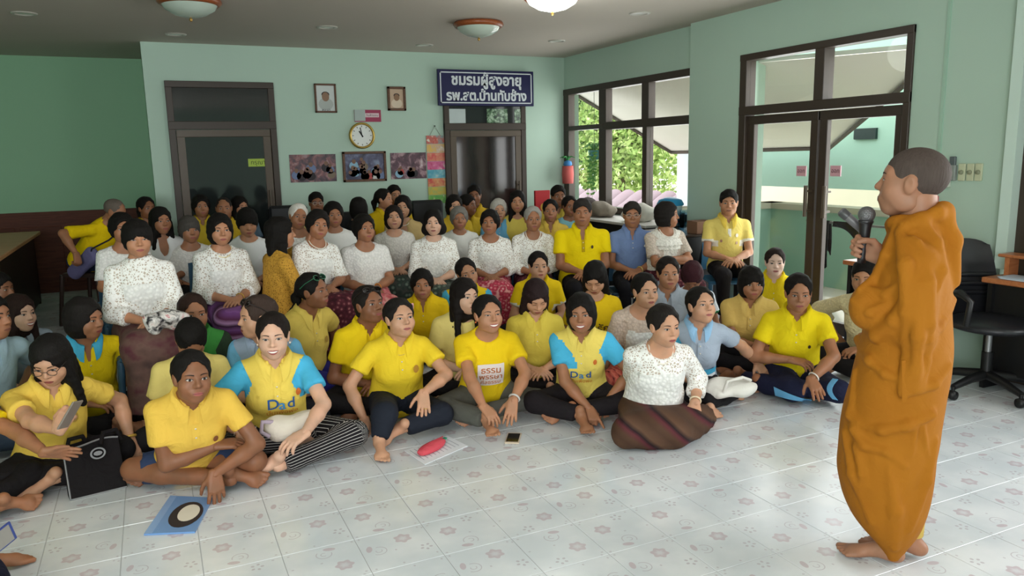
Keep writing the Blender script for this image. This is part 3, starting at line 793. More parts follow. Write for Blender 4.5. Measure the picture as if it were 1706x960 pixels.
def rect_geo(w, h, nx=8, ny=8):
    X, Z = np.meshgrid(np.linspace(-w / 2, w / 2, nx + 1), np.linspace(-h / 2, h / 2, ny + 1), indexing='ij'); V = np.stack([X.ravel(), Z.ravel(), 0 * X.ravel()], 1)
    F = [(i * (ny + 1) + j, (i + 1) * (ny + 1) + j, (i + 1) * (ny + 1) + j + 1, i * (ny + 1) + j + 1) for i in range(nx) for j in range(ny)]
    return V, F
# ---- worn extras
def ex_glasses(I, col='#2a2420', big_=1.0):
    m = MB(); mt = plain(col, .35, .5)
    for sd in (-1, 1):
        ring = [(sd * .033 + .022 * big_ * math.cos(a), .098, -.002 + .017 * big_ * math.sin(a)) for a in np.linspace(0, 2 * math.pi, 17)]
        m.tube([I['hx'](np.array([p]))[0] for p in ring], .0016, mt, 5, False)
        m.tube([I['hx'](np.array([p]))[0] for p in ((sd * .056, .096, .004), (sd * .077, .03, .008), (sd * .08, -.01, .004))], .0016, mt, 5)
    m.tube([I['hx'](np.array([p]))[0] for p in ((-.011, .1, .002), (0, .102, .005), (.011, .1, .002))], .0016, mt, 5); m.build('eyeglasses', I['root'])
def ex_shades(I, col='#241c18', lens='#3a3230'):
    m = MB(); mt = plain(col, .3, .5); ml = plain(lens, .12, .8)
    for sd in (-1, 1):
        c = np.array([sd * .036, .058, .088]); u = V3(1, 0, 0); v = nrm(V3(0, -.6, .8)); n = np.cross(u, v)
        P = [c + .03 * math.cos(a) * u + .02 * math.sin(a) * v for a in np.linspace(0, 2 * math.pi, 17)[:-1]]
        m.poly([I['hx'](p[None])[0] for p in [c - n * .006] + P], [(0, 1 + i, 1 + (i + 1) % 16) for i in range(16)] + [(0, 1 + (i + 1) % 16, 1 + i) for i in range(16)], ml, True)
        m.tube([I['hx'](p[None])[0] for p in P + P[:1]], .003, mt, 6, False); m.tube([I['hx'](np.array([p]))[0] for p in ((sd * .066, .055, .09), (sd * .088, .0, .06), (sd * .09, -.04, .03))], .0028, mt, 6)
    m.tube([I['hx'](np.array([p]))[0] for p in ((-.01, .068, .092), (.01, .068, .092))], .003, mt, 6); m.build('sunglasses', I['root'])
def ex_necklace(I, col='#e8e2d4', r=.0042, drop=.0, rad=.072):
    m = MB(); T = I['T']; mt = plain(col, .3, .5); n = 40
    pts = []
    for k in range(n + 1):
        a = 2 * math.pi * k / n; f = max(0, math.cos(a)); pts.append(T(rad * math.sin(a), .02 + (rad * .9) * math.cos(a) + f * f * .012, .485 - (.05 + drop) * f))
    m.tube(pts, r, mt, 6, False); m.build('necklace', I['root'])
def ex_bangle(I, sd=1, col='#e8dcc8', r=.006, f=.9):
    el, wr, *_ = I['arms'][sd]; c = el + (wr - el) * f; F = frame(wr - el, V3(0, .2, 1)); rad = .031 * I['s']; m = MB()
    m.tube([c + rad * (math.cos(a) * F[:, 0] + math.sin(a) * F[:, 2]) for a in np.linspace(0, 2 * math.pi, 19)], r, plain(col, .35, .5, .3 if col.startswith('#c9') else 0.0), 6, False); m.build('bangle', I['root'])
def ex_ring(I, sd=1, col='#d8b46a'):
    el, wr, fd, pn, k = I['arms'][sd]; Fr = frame(fd, -pn); c = wr + Fr[:, 1] * .095 + Fr[:, 0] * (.0095 * sd); m = MB()
    m.tube([c + .0115 * (math.cos(a) * Fr[:, 0] + math.sin(a) * Fr[:, 2]) for a in np.linspace(0, 2 * math.pi, 13)], .002, plain(col, .3, .5, .8), 5, False); m.build('ring', I['root'])
def ex_earring(I, col='#e8d8c0'):
    for sd in (1, -1):
        m = MB(); m.lathe([(0, -.006), (.005, -.002), (.005, .002), (0, .006)], plain(col, .25, .6), 8, I['hx'](np.array([[sd * .08, .0, -.04]]))[0]); m.build('earring', I['root'])
def ex_clip(I, col='#e8a8b0'):
    m = MB(); P = [I['hx'](np.array([p]))[0] for p in ((-.075, .03, .075), (-.083, .012, .06), (-.087, -.008, .04))]; m.tube(P, .006, plain(col, .4), 6); m.build('hair_clip', I['root'])
def ex_ruffle(I, mat):
    m = MB(); T = I['T']; n = 72
    for z0, z1, o in ((.405, .352, .0), (.372, .318, .006)):
        G = np.array([[T((.155 + o + .035 * v + .008 * v * math.sin(a * 24)) * math.sin(a), .004 + (.105 + o + .04 * v + .008 * v * math.sin(a * 24)) * math.cos(a), z0 + (z1 - z0) * v) for v in np.linspace(0, 1, 5)] for a in np.linspace(0, 2 * math.pi, n, endpoint=False)]); m.grid(G, mat, True, closed_u=True, thick=.003)
    m.build('ruffle', I['root'])
def ex_belt(I, col='#2a1c16'):
    T = I['T']; m = MB(); G = np.array([[T((.168 + .003) * math.sin(a), (.126) * math.cos(a), .05 + .035 * v) for v in (0, 1)] for a in np.linspace(0, 2 * math.pi, 40, endpoint=False)]); m.grid(G, plain(col, .4), True, closed_u=True, thick=.003); m.build('belt', I['root'])
EXTRA = dict(ruffle=ex_ruffle, belt=ex_belt, glasses=ex_glasses, shades=ex_shades, necklace=ex_necklace, bangle=ex_bangle, ring=ex_ring, earring=ex_earring, clip=ex_clip)
# ---------------------------------------------------------------- the room
H, YB, XR, XD, XL, YA, YF, XW = 2.9, 9.55, 5.30, 5.20, .04, 11.15, -2.6, -4.2
def struct(o): o['kind'] = 'structure'; return o
def wallpaint(name, c, rough=.55):
    m = Mat(name, srgb(c), rough, .3); v = m.coord(); k = srgb(c)
    n = m.noise(v, 1.3, 4); m.col(m.mix(n, tuple(x * .95 for x in k[:3]) + (1,), tuple(min(1, x * 1.04) for x in k[:3]) + (1,))); m.bump(m.noise(v, 90, 2), .05, .004); return m.m
M_WALL = wallpaint('mint_wall_paint', '#b2cabb'); M_WALL_DIM = wallpaint('mint_wall_paint_shaded', '#84b08d'); M_CEIL = wallpaint('ceiling_paint', '#c2b9ae', .8)  # second wall colour is the mint paint darkened to imitate the alcove's shade
M_FRAME = plain('#3d322a', .45, .4, 0.0, 'brown_aluminium'); M_FRAME2 = plain('#54473a', .4, .4, 0.0, 'brown_aluminium_light')
def wood(name, c, c2, rough=.4, sc=6):
    m = Mat(name, srgb(c), rough, .4); v = m.coord('Object', (sc * .4, sc * 4, sc * 4)); n = m.noise(v, 1.0, 4, .6, 1.5); m.col(m.mix(n.smooth(.3, .7), srgb(c), srgb(c2))); m.bump(n, .08, .003); return m.m
M_WAIN = wood('wainscot_wood', '#4a2418', '#5e3222', .7); M_TABLE = wood('table_wood', '#bd8558', '#cf9c70', .45); M_DARKW = wood('dark_wood', '#241814', '#33231d', .45)
def glassmat(name, tint, refl=1.0, dens=0.0):
    m = bpy.data.materials.new(name); m.use_nodes = True; nt = m.node_tree; nt.nodes.remove(nt.nodes['Principled BSDF'])
    out = nt.nodes['Material Output']; t = nt.nodes.new('ShaderNodeBsdfTransparent'); t.inputs[0].default_value = tint; g = nt.nodes.new('ShaderNodeBsdfGlossy'); g.inputs['Roughness'].default_value = .02
    f = nt.nodes.new('ShaderNodeMapRange'); lw = nt.nodes.new('ShaderNodeLayerWeight'); pw = nt.nodes.new('ShaderNodeMath'); pw.operation = 'POWER'; pw.inputs[1].default_value = 4.0; nt.links.new(lw.outputs['Facing'], pw.inputs[0]); nt.links.new(pw.outputs[0], f.inputs[0]); f.inputs[3].default_value = .012; f.inputs[4].default_value = .3; mx = nt.nodes.new('ShaderNodeMixShader')
    nt.links.new(f.outputs[0], mx.inputs[0]); nt.links.new(t.outputs[0], mx.inputs[1]); nt.links.new(g.outputs[0], mx.inputs[2]); nt.links.new(mx.outputs[0], out.inputs[0]); return m
M_GLASS = glassmat('clear_glass', (.97, .98, .97, 1))
def darkglass(name, c):
    m = Mat(name, srgb(c), .06, .5); return m.m
M_DGLASS = darkglass('dark_tinted_glass', '#262b2b'); M_DGLASS2 = darkglass('dark_curtained_glass', '#2e2825')
def boxes(name, mat, bs, parent=None, bev=0):
    m = MB()
    for lo, hi in bs: m.box(lo, hi, mat, bev=bev)
    return m.build(name, parent)
T_ = .2
# back wall: solid behind the two doors
struct(boxes('wall_back', M_WALL, [((XL, YB, 0), (XR + T_, YB + T_, H))]))
struct(boxes('wall_alcove_side', M_WALL_DIM, [((XL, YB + T_, 0), (XL + T_, YA, H))]))
struct(boxes('wall_alcove_back', M_WALL_DIM, [((XW, YA, 0), (XL + T_, YA + T_, H))]))
WZ = 1.0
wn = struct(boxes('trim_1', M_WAIN, [((XW, YA - .035, 0), (XL, YA, WZ)), ((XW, YA - .055, WZ - .05), (XL, YA, WZ + .02))]))
for i in range(9):
    o = boxes('panel', M_WAIN, [((XL - .55 - i * .5, YA - .05, .12), (XL - .1 - i * .5, YA - .034, WZ - .16))], wn, bev=.01)
struct(boxes('wall_left', M_WALL_DIM, [((XW - T_, YF, 0), (XW, YA + T_, H))]))
WY0, WY1, WS, WT = 6.55, 9.50, .86, 2.45     # window in the right wall
DY0, DY1, DT = 4.04, 5.89, 2.49              # glass door
NY0, NY1, NS, NT = -1.5, 1.9, .8, 2.4        # assumed window beside the photographer, out of view
struct(boxes('wall_right', M_WALL, [((XR, 6.66, WT), (XR + T_, YB, H)), ((XR, 6.66, 0), (XR + T_, YB, WS)), ((XR, WY1, WS), (XR + T_, YB, WT)),
    ((XD, DY1, 0), (XR + T_, 6.67, H)), ((XD, DY0, DT), (XR + T_, DY1, H)), ((XD, 3.27, 0), (XR + T_, DY0, H)),
    ((XD, NY1, 0), (XR + T_, 2.2, H)), ((XD, 2.2, 2.5), (XR + T_, 3.2, H)), ((XD, NY0, NT), (XR + T_, NY1, H)), ((XD, NY0, 0), (XR + T_, NY1, NS)), ((XD, YF, 0), (XR + T_, NY0, H))]))
struct(boxes('wall_front', M_WALL, [((XW, YF - T_, 0), (XR, YF, .8)), ((XW, YF - T_, 2.6), (XR, YF, H)), ((.4, YF - T_, .8), (XR, YF, 2.6))]))
m = MB(); m.box((XW, YF, H), (XR + T_, YA + T_, H + .15), M_CEIL); struct(m.build('ceiling'))
# pilaster at the right edge of the picture, pale side strip and dark sliding door beyond it
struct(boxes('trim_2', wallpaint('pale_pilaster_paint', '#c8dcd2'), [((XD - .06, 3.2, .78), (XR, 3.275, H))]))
d3 = struct(boxes('door_3', M_FRAME, [((XD + .02, 2.2, 0), (XD + .09, 3.2, 2.5))])); boxes('door_panel', M_DGLASS2, [((XD + .0, 2.3, .1), (XD + .02, 3.1, 2.4))], d3)
# ---- floor with tiles
c_, s_ = math.cos(YAW), math.sin(YAW); ox, oy = -4.68195 * .3, 5.72208 * .3
FX0, FY0 = c_ * ox + s_ * oy, -s_ * ox + c_ * oy
def tilemat():
    m = Mat('flower_tile', srgb('#dfe3e4'), .22, .5); uv = m.coord('UV'); u, v, _ = m.sep(uv); ob = m.n('NewGeometry').outputs['Position']
    def el(cx, cy, rx, ry, a=0):
        x = u - cx; y = v - cy; ca, sa = math.cos(a), math.sin(a); X = (x * ca + y * sa) / rx; Y = (y * ca - x * sa) / ry; return (X * X + Y * Y).f('SQRT')
    x = u - .28; y = v - .375; r = (x * x + y * y).f('SQRT'); a = y.f('ARCTAN2', x); t = r / (((a * 6.0).cos() * .13 + 1.0) * .118)
    fl = t.smooth(1.06, .92) * (t.smooth(.15, .75) * .65 + .35)
    x = u - .655; y = v - .145; r = (x * x + y * y).f('SQRT'); a = y.f('ARCTAN2', x); af = ((a * (5 / (2 * math.pi)) + .5).fract() - .5) * (2 * math.pi / 5)
    X = (r * af.cos() - .066) / .026; Y = r * af.sin() / .021; d5 = (X * X + Y * Y).smooth(1.2, .7)
    lf = el(.384, .885, .085, .042, .25).smooth(1.08, .9)
    x = u - .477; y = v - .77; r = (x * x + y * y).f('SQRT'); ring = (r - .105).abs().smooth(.009, .004) * (y * -1.0 + x * .3 + .05).gt(0); ring2 = (r - .042).abs().smooth(.009, .003) * x.gt(-.02)
    dots = None
    for cx, cy in ((.06, .09), (.1, .03), (.93, .55), (.87, .06), (.05, .95), (.55, .55), (.93, .93)):
        q = el(cx, cy, .02, .016).smooth(1.1, .8); dots = q if dots is None else dots.max(q)
    pink = fl.max(lf); grey = d5.max(ring).max(ring2).max(dots * .8)
    n = m.noise(ob, 3.2, 4); base = m.mix(n.smooth(.35, .7), srgb('#cfd6dc'), srgb('#e2e6ea'))
    c = m.mix(pink * .52, base, srgb('#b597a3')); c = m.mix(grey * .5, c, srgb('#a597a4')); m.col(c)
    m.l(n * .12 + .16, m.b.inputs['Roughness']); return m.m
M_TILE = tilemat(); M_GROUT = plain('#a9abae', .8)
m = MB(); m.box((XW, YF, -.12), (XR + T_, YA + T_, -.0019), M_GROUT); floor = struct(m.build('floor'))
def tile_mesh(rot, name='tile'):
    me = bpy.data.meshes.new(name); g = .0012; a = .15 - g; b = a - .0015
    P = [(-b, -b, 0), (b, -b, 0), (b, b, 0), (-b, b, 0), (-a, -a, -.0018), (a, -a, -.0018), (a, a, -.0018), (-a, a, -.0018)]
    me.from_pydata(P, [], [(0, 1, 2, 3)] + [(i, i + 4, (i + 1) % 4 + 4, (i + 1) % 4) for i in range(4)]); uv = me.uv_layers.new()
    for l in me.loops:
        x, y, _ = P[l.vertex_index]; u, v = x / .3 + .5, .5 - y / .3
        for _k in range(rot): u, v = 1 - v, u
        uv.data[l.index].uv = (u, v)
    me.materials.append(M_TILE); me.update(); return me
TM = [tile_mesh(r) for r in range(4)]; rs = np.random.RandomState(4); allt = []
for i in range(int((XW - FX0) / .3) - 1, int((XR - FX0) / .3) + 2):
    for j in range(int((YF - FY0) / .3) - 1, int((YA - FY0) / .3) + 2):
        x, y = FX0 + .3 * (i + .5), FY0 + .3 * (j + .5)
        if x < XW + .1 or x > XD - .02 or y < YF + .1 or y > YA - .1 or (x > XL - .1 and y > YB - .1): continue
        d = V3(x, y, 0) - CAM_C; z = d @ CAM_F; px = 853 + FPX * (d @ CAM_R) / z if z > .1 else -9e9; py = 480 - FPX * (d @ CAM_U) / z if z > .1 else -9e9
        seen = -60 < px < 1766 and -60 < py < 1030
        # floor the crowd leaves free
        front = np.interp(px, [0, 120, 330, 600, 760, 950, 1100, 1230, 1400, 1450, 1706], [700, 800, 800, 690, 680, 660, 660, 640, 590, 560, 560])
        allt.append(((not seen), -(1 if py > front else 0), z, x, y, rs.randint(4)))
allt.sort(key=lambda t: t[:3])
for t in allt[:300]: add('tile', TM[t[5]], floor, (t[3], t[4], 0))
P = []; F = []; U = []
for t in allt[300:]:
    me = TM[t[5]]; b = len(P); P += [(v.co.x + t[3], v.co.y + t[4], v.co.z) for v in me.vertices]; F += [tuple(b + i for i in p.vertices) for p in me.polygons]; U += [tuple(l.uv) for l in me.uv_layers[0].data]
me = bpy.data.meshes.new('tile_field'); me.from_pydata(P, [], F); uv = me.uv_layers.new(); uv.data.foreach_set('uv', np.array(U, np.float32).ravel()); me.materials.append(M_TILE); me.update()
tag(add('tile_field', me, floor), kind='stuff')
# ---- window of the right wall
def bars(name, bs, parent, mat=M_FRAME): return boxes(name, mat, bs, parent, .004)
w1 = struct(add('window_1', None)); XI = XR - .02
def fr(nm, y0, y1, z0, z1, x0=XI, x1=XR + .08, p=None, mat=M_FRAME):
    e = .004 if (y1 - y0) > (z1 - z0) else 0.0
    return bars(nm, [((x0 - e, y0, z0), (x1 + e, y1, z1))], p if p is not None else w1, mat)
fr('frame_bar', 6.6, WY1 + .04, WT - .06, WT + .02); fr('frame_bar', 6.6, WY1 + .04, WS - .02, WS + .06)
fr('frame_bar', WY1 - .10, WY1 + .04, WS, WT); fr('mullion', 8.44, 8.61, WS, WT); fr('mullion', 7.52, 7.66, 1.9, WT); fr('mullion', 7.55, 7.64, WS, 1.9); fr('mullion', 6.6, 6.7, WS, WT)
fr('transom_bar', 8.5, WY1, 1.91, 1.97); fr('transom_bar', 6.6, 8.5, 1.89, 1.985)
for (y0, y1) in ((6.7, 7.55), (7.63, 8.46), (8.6, 9.4)):
    for (z0, z1) in ((WS + .06, 1.9), (1.96, WT - .06)): boxes('pane', M_GLASS, [((XR + .028, y0, z0), (XR + .034, y1, z1))], w1)
# ---- glass double door
d1 = struct(add('door_1', None)); X0, X1 = XD - .02, XD + .1
fd = lambda nm, y0, y1, z0, z1, x0=X0, x1=X1, mat=M_FRAME: fr(nm, y0, y1, z0, z1, x0, x1, d1, mat)
fd('frame_bar', DY0, DY1, DT - .06, DT); fd('frame_bar', DY1 - .09, DY1, 0, DT); fd('frame_bar', DY0, DY0 + .06, 0, DT); fd('frame_bar', 4.87, 4.975, 2.0, DT); fd('transom_bar', DY0, DY1, 1.93, 2.01)
for (y0, y1) in ((4.1, 4.87), (4.975, 5.8)): boxes('pane', M_GLASS, [((XD + .03, y0, 2.0), (XD + .036, y1, DT - .05))], d1)
for nm, y0, y1, x in (('left', 4.94, 5.80, XD + .02), ('right', 4.10, 4.925, XD + .02)):
    lf = add('door_leaf', None, d1)
    for (a, b_, c, e) in ((y0, y0 + .085, .02, 1.92), (y1 - .085, y1, .02, 1.92), (y0, y1, 1.84, 1.92), (y0, y1, .02, .13)): bars('stile', [((x - (.004 if b_ - a > .2 else 0), a, c), (x + .05 + (.004 if b_ - a > .2 else 0), b_, e))], lf, M_FRAME)
    boxes('pane', M_GLASS, [((x + .022, y0 + .08, .12), (x + .028, y1 - .08, 1.85))], lf)
    hm = MB(); yh = y0 + .04 if nm == 'left' else y1 - .15; hm.tube([(XD - .05, yh, 1.02), (XD - .05, yh, 1.29)], .017, M_FRAME2); hm.tube([(XD - .05, yh, 1.07), (XD + .02, yh, 1.07)], .01, M_FRAME2); hm.tube([(XD - .05, yh, 1.24), (XD + .02, yh, 1.24)], .01, M_FRAME2); hm.build('handle', lf)
for py_, lab in ((1335, 'small square pink exit sticker on the left glass door leaf'), (1392, 'small square pink exit sticker on the right glass door leaf')):
    p = onX(py_, 285, XD + .035); m = MB(); m.box((XD + .033, p[1] - .055, p[2] - .045), (XD + .04, p[1] + .055, p[2] + .045), plain('#d9a8b4', .5)); o = m.build('door_sticker'); tag(o, lab, 'sticker', 'exit stickers on the glass door')
    V, F = text_geo('ออก', .05); m = MB(); m.poly(np.stack([np.full(len(V), XD + .0315), p[1] - V[:, 0], p[2] + V[:, 1]], 1), F, plain('#40202a', .5)); m.build('lettering', o)
# ---- doors of the back wall
def backdoor(name, x0, x1, ztop, zrail, glass, leafmat):
    d = struct(add(name, None)); y0, y1 = YB - .05, YB + .03
    B = lambda nm, a, b, c, e, mat=M_FRAME, yy=(y0, y1): boxes(nm, mat, [((a, yy[0] - (.004 if b - a > .3 else 0), c), (b, yy[1], e))], d, .004)
    B('frame_bar', x0, x0 + .07, 0, ztop); B('frame_bar', x1 - .07, x1, 0, ztop); B('frame_bar', x0, x1, ztop - .07, ztop); B('transom_bar', x0, x1, zrail - .045, zrail + .045)
    boxes('transom_pane', glass, [((x0 + .06, YB - .03, zrail + .04), (x1 - .06, YB - .02, ztop - .06))], d)
    lf = add('door_leaf', None, d)
    for (a, b, c, e) in ((x0 + .075, x0 + .16, .02, zrail - .05), (x1 - .16, x1 - .075, .02, zrail - .05), (x0 + .075, x1 - .075, zrail - .13, zrail - .05), (x0 + .075, x1 - .075, .02, .16)): boxes('stile', M_FRAME2, [((a, YB - .045 - (.004 if b - a > .3 else 0), c), (b, YB - .01, e))], lf, .004)
    boxes('pane', leafmat, [((x0 + .15, YB - .032, .15), (x1 - .15, YB - .022, zrail - .12))], lf)
    m = MB(); m.tube([(x1 - .13, YB - .09, .95), (x1 - .13, YB - .09, 1.25)], .014, M_FRAME2); m.tube([(x1 - .13, YB - .09, 1.0), (x1 - .13, YB - .03, 1.0)], .008, M_FRAME2); m.tube([(x1 - .13, YB - .09, 1.2), (x1 - .13, YB - .03, 1.2)], .008, M_FRAME2); m.build('handle', lf)
    return d
pa, pb = onY(273, 134, YB - .05), onY(455, 135, YB - .05); backdoor('door_2', pa[0], pb[0], pa[2], onY(300, 209, YB - .05)[2], M_DGLASS, M_DGLASS)
def curtained():
    m = Mat('curtain_behind_glass', srgb('#2c2522'), .08, .5); x, y, z = m.sep(m.coord('Object')); t = (x * 22.0 + m.noise(m.coord(), 4) * 2.0).sin()
    m.col(m.mix(t.smooth(-1, 1), srgb('#231d1b'), srgb('#3c322e'))); return m.m
def transom_reflection():
    m = Mat('painted_transom_reflection', srgb('#2c3432'), .1, .4); v = m.coord(); n = m.noise(v, 26, 3); m.col(m.ramp(n, [(.35, srgb('#2c3a34')), (.5, srgb('#5c7a5c')), (.65, srgb('#a9bda8'))])); return m.m  # colour pattern standing in for reflections on the transom glass
qa, qb = onY(740, 190, YB - .05), onY(876, 190, YB - .05); bd = backdoor('door_4', qa[0], qb[0], 2.48, onY(800, 211, YB - .05)[2], M_DGLASS, curtained())
for xa, xb in ((745, 776), (811, 846), (857, 871)):
    a, b_ = onY(xa, 184, YB - .035), onY(xb, 209, YB - .035); boxes('reflection_patch', transom_reflection() if xa > 800 else plain('#b9c4c4', .2), [((a[0], YB - .036, b_[2]), (b_[0], YB - .031, a[2] + .02))], bd)  # pale and green strips painted as reflections in the transom
p = onY(430, 271, YB - .04); m = MB(); m.box((p[0] - .11, YB - .037, p[2] - .045), (p[0] + .11, YB - .033, p[2] + .045), plain('#a9c04c', .5)); o = m.build('door_notice'); tag(o, 'small yellow green notice stuck on the dark left door', 'notice')
V, F = text_geo('กรุณา', .07); m = MB(); m.poly(np.stack([p[0] + V[:, 0], np.full(len(V), YB - .0385), p[2] + V[:, 1]], 1), F, plain('#2a3a18')); m.build('lettering', o)
# ---------------------------------------------------------------- things on the walls and ceiling
def BWp(x, y, off=.0): return onY(x, y, YB - off)
def printmat(name, stops, sc=22, det=4):
    m = Mat(name, (.5, .5, .5, 1), .35, .4); v = m.coord(); n = m.noise(v, sc, det, .6, .6); m.col(m.ramp(n, stops)); return m.m
# sign
a, b = BWp(725, 115, .02), BWp(885.5, 177.5, .02); a2 = BWp(884.7, 121, .02); b2 = BWp(728, 176.5, .02)
x0, x1 = (a[0] + b2[0]) / 2, (b[0] + a2[0]) / 2; z1, z0 = (a[2] + a2[2]) / 2, (b[2] + b2[2]) / 2
sg = thing('wall_sign', 'long navy blue hanging sign with white Thai lettering above the back door', 'sign', (0, 0, 0)); NAVY = plain('#23234c', .4); WHT = plain('#d5dade', .5)
boxes('board', NAVY, [((x0, YB - .09, z0), (x1, YB - .055, z1))], sg, .004)
e = .03; t = .014
m = MB()
for lo, hi in (((x0 + e, z1 - e - t), (x1 - e, z1 - e)), ((x0 + e, z0 + e), (x1 - e, z0 + e + t)), ((x0 + e, z0 + e), (x0 + e + t, z1 - e)), ((x1 - e - t, z0 + e), (x1 - e, z1 - e))): m.box((lo[0], YB - .093, lo[1]), (hi[0], YB - .088, hi[1]), WHT)
m.build('border', sg)
def sign_line(base, marks, size, cx, cz, y, mat, parent, width):
    """Thai line: base consonants and vowels in a row, marks placed over or under by hand"""
    V, F = text_geo(base, size, 0, .007 * size / .2); wd = V[:, 0].max() - V[:, 0].min(); k = width / wd; m = MB()
    m.poly(np.stack([cx + (V[:, 0] - (V[:, 0].max() + V[:, 0].min()) / 2) * k, np.full(len(V), y), cz + V[:, 1]], 1), F, mat); m.build('lettering', parent)
sign_line('ชมรมผู้สูงอายุ', None, .185, (x0 + x1) / 2, z0 + (z1 - z0) * .585 + .3 * .185, YB - .0905, WHT, sg, (x1 - x0) * .73)
sign_line('รพ.สต.บ้านทับช้าง', None, .17, (x0 + x1) / 2, z0 + (z1 - z0) * .155 + .3 * .17, YB - .0905, WHT, sg, (x1 - x0) * .84)
for xx in (x0 + .08, x1 - .08): boxes('bracket', M_FRAME, [((xx - .01, YB - .056, z1 - .1), (xx + .01, YB, z1 - .06))], sg)
def picture(label, px0, py0, px1, py1, frame, fw, mat, tilt=0.06, cat='picture', name='framed_photo'):
    a, b = BWp(px0, py0, .03), BWp(px1, py1, .03); cx, cz = (a[0] + b[0]) / 2, (a[2] + b[2]) / 2; w, h = b[0] - a[0], a[2] - b[2]
    t = thing(name, label, cat, (cx, YB, cz))
    if frame:
        m = MB()
        for lo, hi in (((-w / 2, h / 2 - fw), (w / 2, h / 2)), ((-w / 2, -h / 2), (w / 2, -h / 2 + fw)), ((-w / 2, -h / 2), (-w / 2 + fw, h / 2)), ((w / 2 - fw, -h / 2), (w / 2, h / 2))): m.box((lo[0], -.035, lo[1]), (hi[0], -.0, hi[1]), frame, bev=.004)
        m.build('frame', t); boxes('print', mat, [((-w / 2 + fw * .8, -.02, -h / 2 + fw * .8), (w / 2 - fw * .8, -.008, h / 2 - fw * .8))], t)
    else: boxes('print', mat, [((-w / 2, -.008, -h / 2), (w / 2, 0, h / 2))], t)
    return t, w, h
GOLDW = wood('picture_frame_wood', '#4c2f1e', '#6a452c', .4, 20)
def figure(t, w, h, shirt, bg, skin_='#8a6a55', y=-.0215, s=1.0, dz=0.0):
    V, F = disc_geo(.17 * w * s, .145 * h * s, 18, 1)
    for nm, cx, cz, sx, sz, c in (('printed_shoulders', 0, -.2, 2.0, 1.5, shirt), ('printed_face', 0, .05, 1, 1.1, skin_), ('printed_hair', 0, .13, 1.08, .7, '#1c1a1c')):
        m = MB(); W = np.stack([cx * w + V[:, 0] * sx, np.full(len(V), y - (.0003 if nm == 'printed_face' else 0)), (cz + dz) * h + np.clip(V[:, 1] * sz, -.22 * h, 1)], 1); m.poly(W, F, plain(c, .4)); m.build(nm, t)
t, w, h = picture('framed portrait print of a figure in pale clothes, left of the pair', 523, 139, 562, 188, GOLDW, .022, plain('#c9cfcd', .3)); figure(t, w, h, '#aeb4b0', None)
V, F = text_geo('หมอ', .06); m = MB(); m.poly(np.stack([V[:, 0], np.full(len(V), -.0215), -.41 * h + V[:, 1]], 1), F, plain('#4a4a50')); m.build('lettering', t)
t, w, h = picture('small framed sepia portrait in a wooden frame, right of the pair', 645, 144, 677, 184.5, GOLDW, .03, plain('#c0a58c', .3)); figure(t, w, h, '#d6c4ae', None, '#8a6a50', s=.9)
def collage(label, r, frame, stops, figs, seed):
    yo = 0 if frame else .0126
    t, w, h = picture(label, *r, frame, .03, printmat('photo_print', stops, 9, 5), cat='photo'); k = np.random.RandomState(seed); V, F = disc_geo(1, 1, 10, 1)
    for i in range(figs):
        x = (k.rand() - .5) * w * .78; s_ = .035 + k.rand() * .015; z = max((k.rand() - .62) * h * .6, -h / 2 + .065 + s_ * 1.2 - .01); c = ['#3a3a52', '#6a7aa0', '#8ab0c8', '#2a2228', '#b04a48', '#c8c4c0', '#58384a', '#7a6a5a'][k.randint(8)]
        m = MB(); m.poly(np.stack([x + V[:, 0] * s_ * 1.3, np.full(len(V), -.0216 + yo), z - .04 + V[:, 1] * s_ * 1.2], 1), F, plain(c, .4)); m.poly(np.stack([x + V[:, 0] * s_ * .55, np.full(len(V), -.022 + yo), z + .012 + V[:, 1] * s_ * .6], 1), F, plain('#7a5a4a', .4)); m.build('printed_figure', t)
DK = [(.3, srgb('#2a2026')), (.45, srgb('#5a4650')), (.55, srgb('#8a5a5c')), (.7, srgb('#a99aa0'))]
collage('unframed group photo print with reddish top, leftmost of three under the clock', (482, 258, 562, 302), None, DK, 9, 1)
collage('framed group photo in a wooden frame, middle of three under the clock', (570, 253, 645, 301.5), GOLDW, [(.3, srgb('#242230')), (.5, srgb('#4a4a6a')), (.7, srgb('#7a86a0'))], 16, 2)
collage('unframed photo print of people by a window, rightmost of three under the clock', (651, 255, 712, 297), None, [(.3, srgb('#2a1c24')), (.5, srgb('#5c3a48')), (.62, srgb('#a9888e')), (.75, srgb('#d8ccd0'))], 5, 3)
# plaque over the clock
a, b = BWp(590, 183, .01), BWp(635, 203, .01); t = thing('wall_plaque', 'small magenta and grey plaque above the clock', 'plaque', ((a[0] + b[0]) / 2, YB, (a[2] + b[2]) / 2)); w, h = b[0] - a[0], a[2] - b[2]
boxes('board', plain('#9c2f52', .4), [((-w / 2, -.015, -h / 2), (w / 2, 0, h / 2))], t); boxes('emblem_field', plain('#a9b6b2', .5), [((-w / 2, -.019, -h / 2 + .01), (-w * .1, -.014, h / 2))], t); boxes('text_field', plain('#e0c6cc', .5), [((-w * .1, -.019, -h * .12), (w * .42, -.014, h * .22))], t)
V, F = text_geo('วันสัตออม', .07); k = w * .46 / (V[:, 0].max() - V[:, 0].min()); m = MB(); m.poly(np.stack([w * .16 + V[:, 0] * k, np.full(len(V), -.02), h * .04 + V[:, 1] * k], 1), F, plain('#3a1a24')); m.build('lettering', t)
